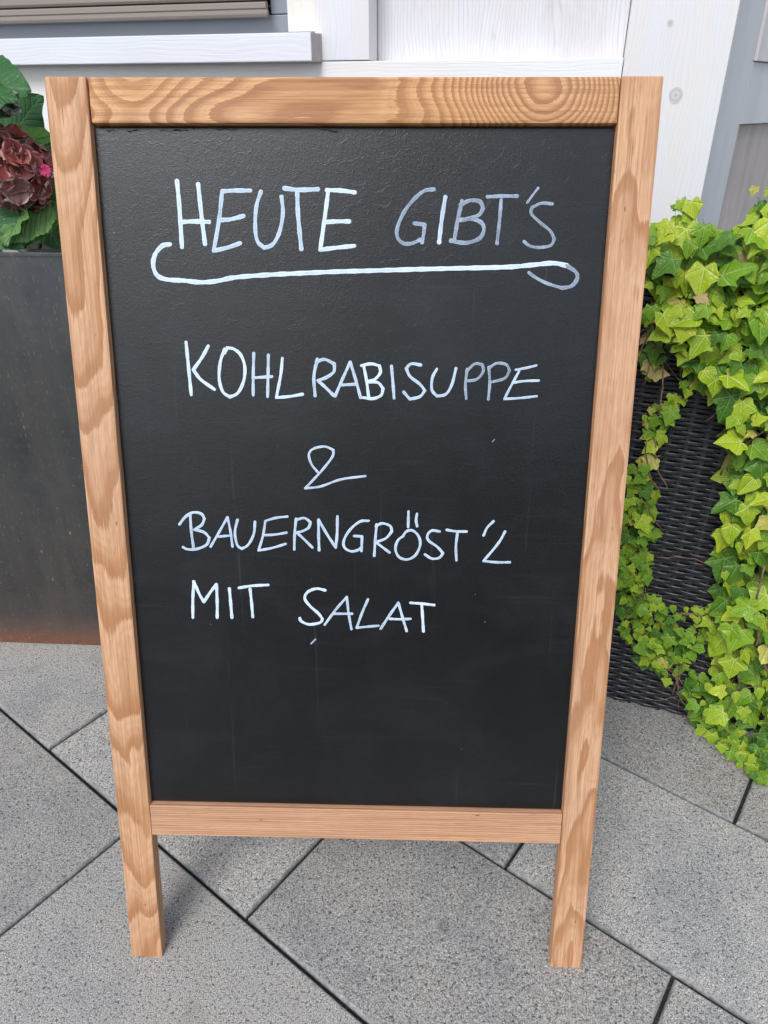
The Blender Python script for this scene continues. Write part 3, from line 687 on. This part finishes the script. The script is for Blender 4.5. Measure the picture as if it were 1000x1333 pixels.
# withered leaf
wm = NT('withered_leaf'); n_ = wm.noise(wm.coord(), 90, 4, .7); wmat = wm.fin(wm.ramp(n_, [(.3, (.08, .07, .065)), (.5, (.22, .205, .19)), (.7, (.46, .44, .42))]), .8, wm.bump(n_, .004, .8))
m = MB(); nn = 22; vs_ = []
c0 = A(-6, 140, 1.33) - hyd.location
for i in range(nn+1):
    for j in range(nn+1):
        u, v = i/nn*2-1, j/nn*2-1
        ed = 1-max(abs(u), abs(v))**3*.25
        vs_.append(c0 + Vector((u*.042*ed + .004*math.sin(9*v+3*u), .012*math.sin(11*u+4*v)+.008*math.sin(17*u-6*v), v*.021*ed + .004*math.sin(13*u) + .010*u)))
m.add(vs_, [(i*(nn+1)+j, (i+1)*(nn+1)+j, (i+1)*(nn+1)+j+1, i*(nn+1)+j+1) for i in range(nn) for j in range(nn)])
m.build('leaf', wmat, hyd, True)['label'] = 'crumpled grey withered leaf'
# flower head: sepals in groups of four
def petal_material(name, c1, c2, rim):
    N = NT(name); uv = N.node('ShaderNodeUVMap').outputs[0]; s = N.sep(uv)
    r_ = N.m('SQRT', N.m('ADD', N.m('POWER', N.m('SUBTRACT', s[0], .5), 2), N.m('POWER', N.m('SUBTRACT', s[1], .5), 2)))
    n = N.noise(uv, 4, 4); v = N.noise(N.scale(uv, 26, 3, 1), 1, 3)
    cc = N.mix(n, c1, c2); cc = N.mix(N.m('MULTIPLY', N.ramp(v, [(.5, 0), (.7, 1)]), .25), cc, tuple(x*.5 for x in c1))
    cc = N.mix(N.ramp(N.m('ADD', r_, N.m('MULTIPLY', n, .06)), [(.485, 0), (.53, .7)]), cc, rim)
    N.fin(cc, .55, N.bump(v, .0015, .5))
    tr = N.node('ShaderNodeBsdfTranslucent'); N.put(tr.inputs[0], cc); mx = N.node('ShaderNodeMixShader'); mx.inputs[0].default_value = .18
    N.t.links.new(N.b.outputs[0], mx.inputs[1]); N.t.links.new(tr.outputs[0], mx.inputs[2]); N.t.links.new(mx.outputs[0], N.t.nodes['Material Output'].inputs['Surface'])
    return N.mat
PM = [petal_material('sepal_dusky_red', (.27, .045, .038), (.42, .085, .075), (.52, .34, .30)),
      petal_material('sepal_dark_wine', (.16, .030, .028), (.28, .055, .050), (.42, .26, .23)),
      petal_material('sepal_faded_mauve', (.32, .19, .17), (.26, .10, .09), (.56, .46, .42)),
      petal_material('sepal_pink', (.50, .02, .11), (.60, .05, .18), (.55, .10, .2))]
def petal_mesh(seed, mat):
    r = random.Random(seed); n = 10; vs_ = []; uvs = []; ph = r.uniform(0, 6); cup = r.uniform(-.2, .5); fr = r.uniform(.06, .14)
    for i in range(n+1):
        t = i/n
        for j in range(9):
            u = j/8*2-1; hw = .58*math.sin(math.pi*min(1, t*.82+.10))**.6*(1 if t < .97 else .8)
            X = u*hw; Y = t*(1-.10*u*u*t); rim = max(abs(u), t)**4
            Z = cup*(X*X + .4*Y*Y) + fr*rim*math.sin(ph+u*6+t*5) + .03*math.sin(ph+u*9) - .25*max(0, t-.75)*r.choice((1, 1))
            vs_.append((X, Y, Z)); uvs.append((u*.5+.5, .25+t*.75))
    m = MB(); m.add(vs_, [(i*9+j, i*9+j+1, (i+1)*9+j+1, (i+1)*9+j) for i in range(n) for j in range(8)], 0, uvs)
    return m.mesh('petal', [mat], True)
pmesh = [[petal_mesh(k*7+q, PM[k]) for q in range(4)] for k in range(4)]
FC = A(14, 221, 1.36)
head = MB()
bmh = bmesh.new(); bmesh.ops.create_icosphere(bmh, subdivisions=3, radius=.048); meh = bpy.data.meshes.new('flower_head'); bmh.to_mesh(meh); bmh.free(); meh.materials.append(flat('flower_heart', (.03, .012, .010), .9))
fh = link('flower_head', meh, hyd); fh.location = FC - hyd.location
k = 0; nfl = 62; prng = random.Random(11)
for i in range(nfl):
    zc = 1-2*(i+.5)/nfl; ph = i*2.39996
    dirv = Vector((math.sqrt(1-zc*zc)*math.cos(ph), math.sqrt(1-zc*zc)*math.sin(ph), zc))
    if dirv.y > .55: continue
    dirv = (dirv + Vector((prng.uniform(-.15, .15), prng.uniform(-.15, .15), prng.uniform(-.15, .15)))).normalized()
    c = dirv*(.056 + prng.uniform(-.004, .005)); a0 = prng.uniform(0, 2*math.pi)
    t1 = dirv.orthogonal().normalized(); t2 = dirv.cross(t1)
    kind = prng.choices((0, 1, 2), (5, 3, 1.6))[0]
    for q in range(4):
        a = a0 + q*math.pi/2 + prng.uniform(-.15, .15); t = t1*math.cos(a)+t2*math.sin(a)
        tip = t + dirv*prng.uniform(.05, .55)
        o = link('petal', prng.choice(pmesh[kind]), fh); o.matrix_local = leaf_matrix(c, tip, dirv, prng.uniform(.021, .031))
pk = A(60, 222, 1.315) - FC
for q in range(4):
    a = q*math.pi/2+.3; tip = Vector((math.cos(a)*.8, -.15, math.sin(a)))
    o = link('petal', pmesh[3][q], fh); o.matrix_local = leaf_matrix(pk, tip, (.25, -1, .2), .0105); o['label'] = 'small vivid pink petal'

# ------------------------------------------------------------------ chalkboard sign
BX, BY, BYAW, LEAN, BL, BW = -.37247, .60713, -.02516, .26007, 1.16157, .66
sign = tag(empty('chalkboard_sign', (BX, BY, 0), (-LEAN, 0, BYAW)), 'wooden A-frame chalkboard sign with handwritten menu standing on the paving', 'sign')
sign.rotation_mode = 'XYZ'
bax = Vector((math.cos(BYAW), math.sin(BYAW), 0)); bbk = Vector((-math.sin(BYAW), math.cos(BYAW), 0))
bup = bbk*math.sin(LEAN) + Vector((0, 0, math.cos(LEAN))); bnr = bax.cross(bup)      # towards the viewer
def onboard(px, py, rec):
    P = hit(px, py, Vector((BX, BY, 0)) - bnr*rec, bnr) - Vector((BX, BY, 0)); return P.dot(bax), P.dot(bup)
D = .022; tl = math.tan(LEAN)
M_pl = wood('larch_left_post', 'z', ring_cathedral(.135, .088, .021, .0078, .6), seed=1, contrast=.92)
M_pr = wood('larch_right_post', 'z', ring_cathedral(.050, -.032, .645, .0085, .9), seed=4, contrast=.85)
M_rt = wood('larch_top_rail', 'x', ring_wild(9, 26), light=(.70, .385, .17), dark=(.38, .150, .045), seed=2, contrast=1.15, sharp=.70, gloss=.42)
M_rb = wood('larch_bottom_rail', 'x', ring_straight(.0031), light=(.68, .395, .235), dark=(.40, .17, .07), seed=6, contrast=.8)
def post(x0, x1, mat, parent, z0=0, z1=BL, name='post', flip=1):
    m = MB(); f = D*tl*flip
    m.add([(x0,0,z0),(x1,0,z0),(x1,D,z0+f),(x0,D,z0+f),(x0,0,z1),(x1,0,z1),(x1,D,z1),(x0,D,z1)],
          [(0,3,2,1),(4,5,6,7),(0,1,5,4),(1,2,6,5),(2,3,7,6),(3,0,4,7)])
    return bevel(m.build(name, mat, parent), .0022, 2)
post(0, .0455, M_pl, sign); post(.6157, BW, M_pr, sign)
board_box('top_rail', .0472, .6152, .0004, D-.001, 1.1160, BL-.0004, M_rt, sign, .0026, 2)
board_box('bottom_rail', .0458, .6152, .0012, D-.001, .2112, .2590, M_rb, sign, .0010, 2)
def board_material():
    N = NT('blackboard_paint'); c = N.coord(); s = N.sep(c)
    worm = N.noise(c, 330, 3, .6, .3); worm2 = N.noise(N.comb(N.m('ADD', s[0], 3), s[1], s[2]), 70, 3, .6, 1.2); grit = N.noise(c, 900, 2, .6)
    msk = N.noise(c, 3.2, 2)
    amt = N.ramp(N.m('ADD', N.m('MULTIPLY', s[2], .55), N.m('MULTIPLY', msk, .5)), [(.42, .15), (.85, 1)])
    ridg = N.ramp(worm2, [(.58, 0), (.64, 1), (.70, .3)])
    hgt = N.m('ADD', N.m('ADD', N.m('MULTIPLY', worm, .40), N.m('MULTIPLY', N.m('MULTIPLY', ridg, amt), .16)), N.m('MULTIPLY', grit, .50))
    dust = N.noise(N.scale(c, 5, 5, 3), 1, 5, .7)
    cc = N.mix(N.ramp(dust, [(.40, 0), (.75, .55)]), (.0030, .0034, .0042), (.010, .011, .013))
    fl = N.vor(c, 38)[0]
    cc = N.mix(N.m('MULTIPLY', N.ramp(fl, [(.022, 1), (.035, 0)]), N.ramp(N.noise(c, 11, 2), [(.55, 0), (.62, .8)])), cc, (.30, .31, .33))
    hz = N.noise(N.comb(N.m('MULTIPLY', s[0], 4), 7, N.m('MULTIPLY', s[2], 9)), 1, 5, .6, 1.5)
    cc = N.mix(N.m('MULTIPLY', N.ramp(hz, [(.48, 0), (.70, 1)]), .05), cc, (.10, .11, .13))
    sc1 = N.noise(N.comb(N.m('MULTIPLY', s[0], 90), 3, N.m('MULTIPLY', s[2], 2.5)), 1, 3, .6, 1.0)
    cc = N.mix(N.m('MULTIPLY', N.ramp(sc1, [(.66, 0), (.74, 1)]), .10), cc, (.16, .17, .20))
    wipe = N.noise(N.comb(N.m('MULTIPLY', s[0], 6), 0, N.m('MULTIPLY', s[2], 160)), 1, 3, .6)
    cc = N.mix(N.m('MULTIPLY', N.ramp(wipe, [(.6, 0), (.8, 1)]), .15), cc, (.06, .065, .075))
    return N.fin(cc, N.m('ADD', .24, N.m('MULTIPLY', dust, .12)), N.bump(hgt, .0009, .50), **{'Specular IOR Level': .56})
REC = .010
M_bd = board_material()
panel = board_box('chalkboard', .0462, .6150, REC, REC+.005, .2598, 1.1135, M_bd, sign, .0004, 1)
M_gap = flat('dark_rebate', (.010, .009, .008), .9)
board_box('backing_sheet', .0460, .6153, REC+.006, REC+.008, .2595, 1.1155, M_gap, sign, .0003, 1)
# rear frame, hinged at the top
rear = empty('rear_frame', (.004, D+.003, BL-.001), (2*LEAN, 0, 0)); rear.parent = sign
rl = (BL-.001)*math.cos(LEAN) - (D+.003)*math.sin(LEAN); RLN = rl/math.cos(LEAN)
def rpost(a, b, mt):
    m = MB(); m.add([(a,0,-RLN),(b,0,-RLN),(b,D,-RLN-D*tl*-0),(a,D,-RLN),(a,0,0),(b,0,0),(b,D,0),(a,D,0)],
          [(0,3,2,1),(4,5,6,7),(0,1,5,4),(1,2,6,5),(2,3,7,6),(3,0,4,7)])
    return bevel(m.build('post', mt, rear), .002, 2)
rpost(0, .0445, M_pl); rpost(.6155, BW, M_pr)
board_box('rail', .0448, .6152, .001, D-.001, -.0460, -.001, M_rt, rear, .002, 2); board_box('rail', .0448, .6152, .001, D-.001, -.95, -.903, M_rb, rear, .002, 2)
board_box('chalkboard', .0450, .6150, D-.015, D-.010, -.9025, -.0465, M_bd, rear, .0004, 1)
M_brass = flat('galvanised_hinge', (.45, .44, .42), .35, Metallic=1.0)
for hx in (.12, .52):
    m = MB(); m.tube([(hx, D+.0015, BL+.001), (hx+.05, D+.0015, BL+.001)], .0025, 10); m.build('hinge', M_brass, sign, True)
# small chips of paint missing from the board's top edge
crk = MB(); cr = random.Random(9)
x = .06
while x < .30:
    if cr.random() < (.5 if x < .2 else .2):
        ln = cr.uniform(.004, .018); z = 1.1118 + cr.uniform(-.0015, .0012); pts = [(x+ln*i/4, REC-.00015, z+cr.uniform(-.0011, .0011)) for i in range(5)]
        for i in range(4):
            a, b = pts[i], pts[i+1]; t = cr.uniform(.0003, .0009); crk.add([(a[0], a[1], a[2]-t), (b[0], b[1], b[2]-t), (b[0], b[1], b[2]+t), (a[0], a[1], a[2]+t)], [(0, 1, 2, 3)])
    x += cr.uniform(.006, .03)
crk.build('edge_cracks', M_gap, panel)

# ---- handwriting.  Strokes are read off the photograph and laid onto the board's surface.
def chalk_material(name, dens):
    N = NT(name); uv = N.node('ShaderNodeUVMap').outputs[0]; s = N.sep(uv); c = N.coord()
    a = N.m('ABSOLUTE', N.m('SUBTRACT', N.m('MULTIPLY', s[1], 2), 1))          # 0 centre, 1 edge
    edge = N.ramp(a, [(0, .80), (.35, .76), (.62, .98), (.86, 1.0), (1.0, .60)])
    n = N.noise(c, 900, 3, .7); n2 = N.noise(c, 60, 3); st = N.noise(N.comb(N.m('MULTIPLY', s[0], 12), N.m('MULTIPLY', s[1], 4), 0), 1, 3)
    k = N.m('ADD', N.m('MULTIPLY', edge, dens), N.m('ADD', N.m('MULTIPLY', N.m('SUBTRACT', n, .5), .75), N.m('MULTIPLY', N.m('SUBTRACT', st, .5), .55)))
    k = N.m('ADD', k, N.m('MULTIPLY', N.m('SUBTRACT', n2, .45), .5), clamp=True)
    cc = N.ramp(k, [(0, (.07, .08, .10)), (.35, (.25, .31, .39)), (.7, (.48, .59, .71)), (1, (.66, .76, .86))])
    return N.fin(cc, .7, N.bump(n, .0004, .5))
CH = {k: chalk_material('chalk_marker_'+k, v) for k, v in (('dense', 1.05), ('medium', .78), ('thin', .40))}
CR = {'a': (180, 200, 10/3), 'b': (480, 200, 10/3), 'c': (220, 420, 1000/260), 'd': (470, 420, 1000/260), 'e': (220, 640, 1000/240), 'f': (440, 640, 1000/240)}
def smooth(pts, n=7):
    if len(pts) < 3: pts = [pts[0], tuple((a+b)/2 for a, b in zip(*pts)), pts[-1]]
    P = [Vector(p) for p in pts]; out = []
    E = [P[0]*2-P[1]] + P + [P[-1]*2-P[-2]]
    for i in range(1, len(E)-2):
        for k in range(n):
            t = k/n; a, b, c, d = E[i-1:i+3]
            out.append(.5*((2*b)+(c-a)*t+(2*a-5*b+4*c-d)*t*t+(3*b-a-3*c+d)*t*t*t))
    return out + [P[-1]]
lift = [0]
def stroke(mb, pts, wpx, crop, dot=False):
    ox, oy, k = CR[crop]
    L = [onboard(ox+x/k, oy+y/k, REC) for x, y in pts]
    # split at sharp corners so that they stay sharp
    segs = [[L[0]]]
    for i in range(1, len(L)):
        segs[-1].append(L[i])
        if i < len(L)-1:
            a = Vector(L[i])-Vector(L[i-1]); b = Vector(L[i+1])-Vector(L[i])
            if a.angle(b) > R(58): segs.append([L[i]])
    W = wpx/k*.00083
    for si, sg in enumerate(segs):
        S = smooth(sg); lift[0] = (lift[0]+1) % 9; y = REC - .00012 - lift[0]*.00003
        dist = 0; vs_ = []; uvs = []; n = len(S); tot = sum((S[i+1]-S[i]).length for i in range(n-1))
        stations = []
        t0 = (S[1]-S[0]).normalized(); t1 = (S[-1]-S[-2]).normalized()
        for q in (.98, .72, .35): stations.append((S[0]-t0*W/2*q, t0, math.sqrt(1-q*q), -W/2*q))
        d = 0
        for i in range(n):
            if i: d += (S[i]-S[i-1]).length
            stations.append((S[i], (S[min(i+1, n-1)]-S[max(i-1, 0)]).normalized(), 1, d))
        for q in (.35, .72, .98): stations.append((S[-1]+t1*W/2*q, t1, math.sqrt(1-q*q), d+W/2*q))
        for j, (p, t, sc_, dd) in enumerate(stations):
            nr = Vector((-t.y, t.x)); ww = W/2*sc_*(1+.10*math.sin(dd*310+lift[0])+.05*math.sin(dd*900))
            for v, hgt in ((-1, 0), (-.6, .00016), (0, .00010), (.6, .00016), (1, 0)):
                q = p + nr*ww*v; vs_.append((q.x, y-hgt, q.y)); uvs.append((dd*40+lift[0]*3.3, v*.5*sc_+.5))
        mb.add(vs_, [(a*5+b, a*5+b+1, a*5+b+6, a*5+b+5) for a in range(len(stations)-1) for b in range(4)], 0, uvs)
    if dot:
        px, py = L[-1]; n = 12; lift[0] = (lift[0]+1) % 9; y = REC-.0005
        mb.add([(px, y-.0002, py)] + [(px+math.cos(2*math.pi*i/n)*W*.62, y, py+math.sin(2*math.pi*i/n)*W*.62) for i in range(n)],
               [(0, 1+(i+1) % n, 1+i) for i in range(n)], 0, [(0, .85)]+[(0, .9)]*n)
TXT = [  # (crop, marker width in crop px, density, strokes)
 ('a', 19, 'dense', [[(168,118),(178,220),(190,405)], [(260,132),(275,270),(290,392)], [(196,296),(240,294),(308,296)]]),
 ('a', 18, 'medium', [[(487,160),(420,160),(365,163)], [(364,166),(352,280),(328,421),(390,407),(443,388)], [(357,288),(400,285),(458,270)]]),
 ('a', 17, 'medium', [[(533,164),(513,230),(508,320),(518,380),(548,409),(585,392),(613,340),(628,260),(622,186)]]),
 ('a', 19, 'medium', [[(634,150),(700,157),(780,154)], [(690,172),(694,270),(708,414)]]),
 ('a', 18, 'dense', [[(818,158),(880,160),(940,168)], [(824,166),(812,260),(790,417),(860,408),(938,400)], [(814,297),(860,294),(916,294)]]),
 ('b', 16, 'thin', [[(284,155),(240,162),(190,205),(150,260),(125,320),(125,362),(148,388),(185,390),(222,374)]]+[[(198,302),(243,307),(239,345),(232,384)]]),
 ('b', 18, 'medium', [[(333,188),(318,280),(306,383)]]),
 ('b', 17, 'thin', [[(405,205),(386,290),(372,375)], [(398,222),(440,203),(482,208),(497,237),(478,266),(430,283),(400,287)], [(400,288),(450,284),(490,300),(500,332),(480,368),(430,386),(385,384),(358,378)]]),
 ('b', 15, 'thin', [[(515,187),(580,184),(643,184)], [(575,202),(568,290),(557,388)]]),
 ('b', 10, 'thin', [[(688,213),(712,180),(735,150)]]),
 ('b', 13, 'thin', [[(798,218),(750,215),(708,234),(706,260),(740,295),(788,335),(806,370),(790,398),(740,407),(700,400),(675,382)]]),
 ('c', 18, 'dense', [[(86,98),(98,220),(112,360)], [(197,117),(165,175),(122,236),(160,285),(228,334)]]),
 ('c', 17, 'dense', [[(280,132),(258,195),(252,280),(270,345),(305,372),(345,352),(375,290),(380,220),(360,162),(325,132),(292,126),(278,152)]]),
 ('c', 16, 'medium', [[(425,153),(422,270),(422,362)], [(498,162),(496,280),(494,370)], [(420,276),(470,273),(516,270)]]),
 ('c', 16, 'dense', [[(568,178),(560,260),(538,375),(600,370),(670,358)]]),
 ('c', 17, 'medium', [[(743,182),(726,270),(732,366)], [(738,196),(780,184),(828,206),(826,245),(790,273),(748,289)], [(746,290),(785,325),(824,364)]]),
 ('c', 16, 'medium', [[(832,368),(870,280),(908,197),(935,285),(960,376)], [(864,312),(900,310),(935,308)]]),
 ('d', 16, 'dense', [[(14,217),(28,290),(38,368)], [(2,215),(50,206),(93,216),(97,250),(70,283),(38,294)], [(38,296),(85,300),(111,330),(100,364),(60,380),(10,375)]]),
 ('d', 16, 'medium', [[(153,217),(160,300),(166,378)]]),
 ('d', 16, 'medium', [[(300,212),(252,206),(227,228),(245,268),(295,308),(320,340),(295,370),(245,383),(214,347)]]),
 ('d', 15, 'medium', [[(380,232),(358,275),(355,335),(380,368),(425,358),(455,310),(476,228)]]),
 ('d', 15, 'thin', [[(532,232),(523,310),(527,380)], [(528,244),(570,206),(608,210),(612,245),(580,283),(532,292)]]),
 ('d', 15, 'thin', [[(640,222),(645,300),(638,384)], [(640,228),(680,203),(728,210),(744,240),(720,278),(652,298)]]),
 ('d', 13, 'medium', [[(775,236),(830,226),(878,214)], [(793,241),(755,310),(718,382),(800,377),(880,368)], [(764,300),(820,292),(890,290)]]),
 ('c', 13, 'medium', [[(745,748),(715,710),(701,662),(722,632),(780,620),(824,638),(818,672),(770,735),(720,790),(682,829),(760,820),(860,785),(983,768)]]),
 ('e', 17, 'medium', [[(115,125),(122,220),(133,300)], [(57,177),(90,136),(130,113),(174,119),(193,146),(178,180),(138,206)], [(138,206),(190,220),(220,250),(204,288),(150,311),(100,312),(77,301)]]),
 ('e', 15, 'medium', [[(226,299),(275,215),(318,138),(335,220),(345,298)], [(268,244),(300,241),(335,238)]]),
 ('e', 16, 'medium', [[(372,152),(358,220),(370,288),(395,310),(430,288),(460,230),(467,163)]]),
 ('e', 15, 'medium', [[(643,135),(580,142),(525,158)], [(523,160),(510,240),(486,319),(560,305),(634,283)], [(517,236),(580,232),(638,222)]]),
 ('e', 16, 'medium', [[(690,147),(682,230),(680,313)], [(692,152),(735,143),(768,165),(758,195),(725,214),(695,222)], [(695,223),(735,260),(778,303)]]),
 ('e', 17, 'medium', [[(815,318),(812,240),(812,152),(860,235),(905,303),(912,230),(914,134)]]),
 ('f', 16, 'medium', [[(167,158),(120,162),(67,205),(33,262),(36,303),(70,323),(105,318),(130,300)], [(88,240),(131,243),(128,322)]]),
 ('f', 16, 'medium', [[(210,177),(203,260),(197,348)], [(206,187),(240,172),(283,186),(293,215),(260,253),(206,274)], [(206,274),(240,300),(280,330)]]),
 ('f', 16, 'medium', [[(355,240),(325,265),(312,310),(330,353),(375,368),(420,345),(446,290),(438,242),(405,211),(372,216),(350,245)], [(383,107),(381,192)], [(429,120),(424,155),(430,188)]]),
 ('f', 16, 'medium', [[(552,216),(510,211),(486,235),(492,265),(540,300),(570,334),(550,358),(510,363),(472,340)]]),
 ('f', 16, 'medium', [[(590,207),(640,215),(698,216)], [(648,226),(640,300),(643,372)]]),
 ('f', 15, 'medium', [[(845,160),(810,195),(790,238)]]),
 ('f', 16, 'medium', [[(907,216),(870,280),(790,376),(860,383),(933,383)]]),
 ('e', 19, 'dense', [[(130,683),(130,580),(135,487),(165,555),(190,598),(225,545),(258,502),(262,600),(262,683)]]),
 ('e', 19, 'dense', [[(328,525),(335,600),(342,683)]]),
 ('e', 18, 'dense', [[(380,522),(450,511),(538,506)], [(440,527),(448,600),(455,680)]]),
 ('e', 18, 'dense', [[(848,535),(800,526),(752,545),(737,580),(765,620),(810,660),(833,690),(820,710),(760,720),(717,702),(710,686)]]),
 ('e', 16, 'medium', [[(845,722),(905,640),(965,571),(975,660),(990,746)], [(892,662),(940,662),(994,662)]]),
 ('f', 16, 'medium', [[(163,584),(130,660),(102,738),(160,732),(220,727)]]),
 ('f', 17, 'medium', [[(232,744),(280,670),(328,603),(350,680),(373,756)], [(282,690),(340,692),(394,690)]]),
 ('f', 18, 'dense', [[(394,603),(460,608),(522,615)], [(455,617),(460,690),(464,758)]]),
]
for crop, wpx, dens, strokes in TXT:
    mb = MB()
    for st in strokes: stroke(mb, st, wpx, crop, dot=(crop == 'b'))
    mb.build('chalk_letter', CH[dens], panel, True)
# the long flourish under the heading, one continuous line across two crops
CR['p'] = (0, 0, 1)
fl_ = [(180+x*.3, 200+y*.3) for x, y in [(138,393),(105,400),(75,435),(65,480),(80,525),(120,545),(200,551),(270,558),(340,553),(420,537),(560,526),(700,519),(860,512)]] + \
      [(480+x*.3, 200+y*.3) for x, y in [(0,508),(200,502),(400,497),(600,492),(700,484),(800,475),(860,486),(900,515),(904,545),(880,574),(840,583),(780,565),(730,541),(695,516)]]
mb = MB(); stroke(mb, fl_[:20], 6.0, 'p'); stroke(mb, fl_[5:9], 3.0, 'p'); b0 = len(mb.f); stroke(mb, fl_[19:24], 5.2, 'p'); stroke(mb, fl_[23:], 4.2, 'p')
for q in range(b0, len(mb.f)): mb.m[q] = 1
mb.build('underline_flourish', [CH['dense'], CH['thin']], panel, True)
mb = MB()
for a, b, w_ in (((405, 838), (411, 832), 2.4), ((641, 575), (644, 572), 1.2), ((742, 1040), (741, 1038), 1.6)): stroke(mb, [a, b], w_, 'p')
mb.build('paint_chips', CH['thin'], panel, True)
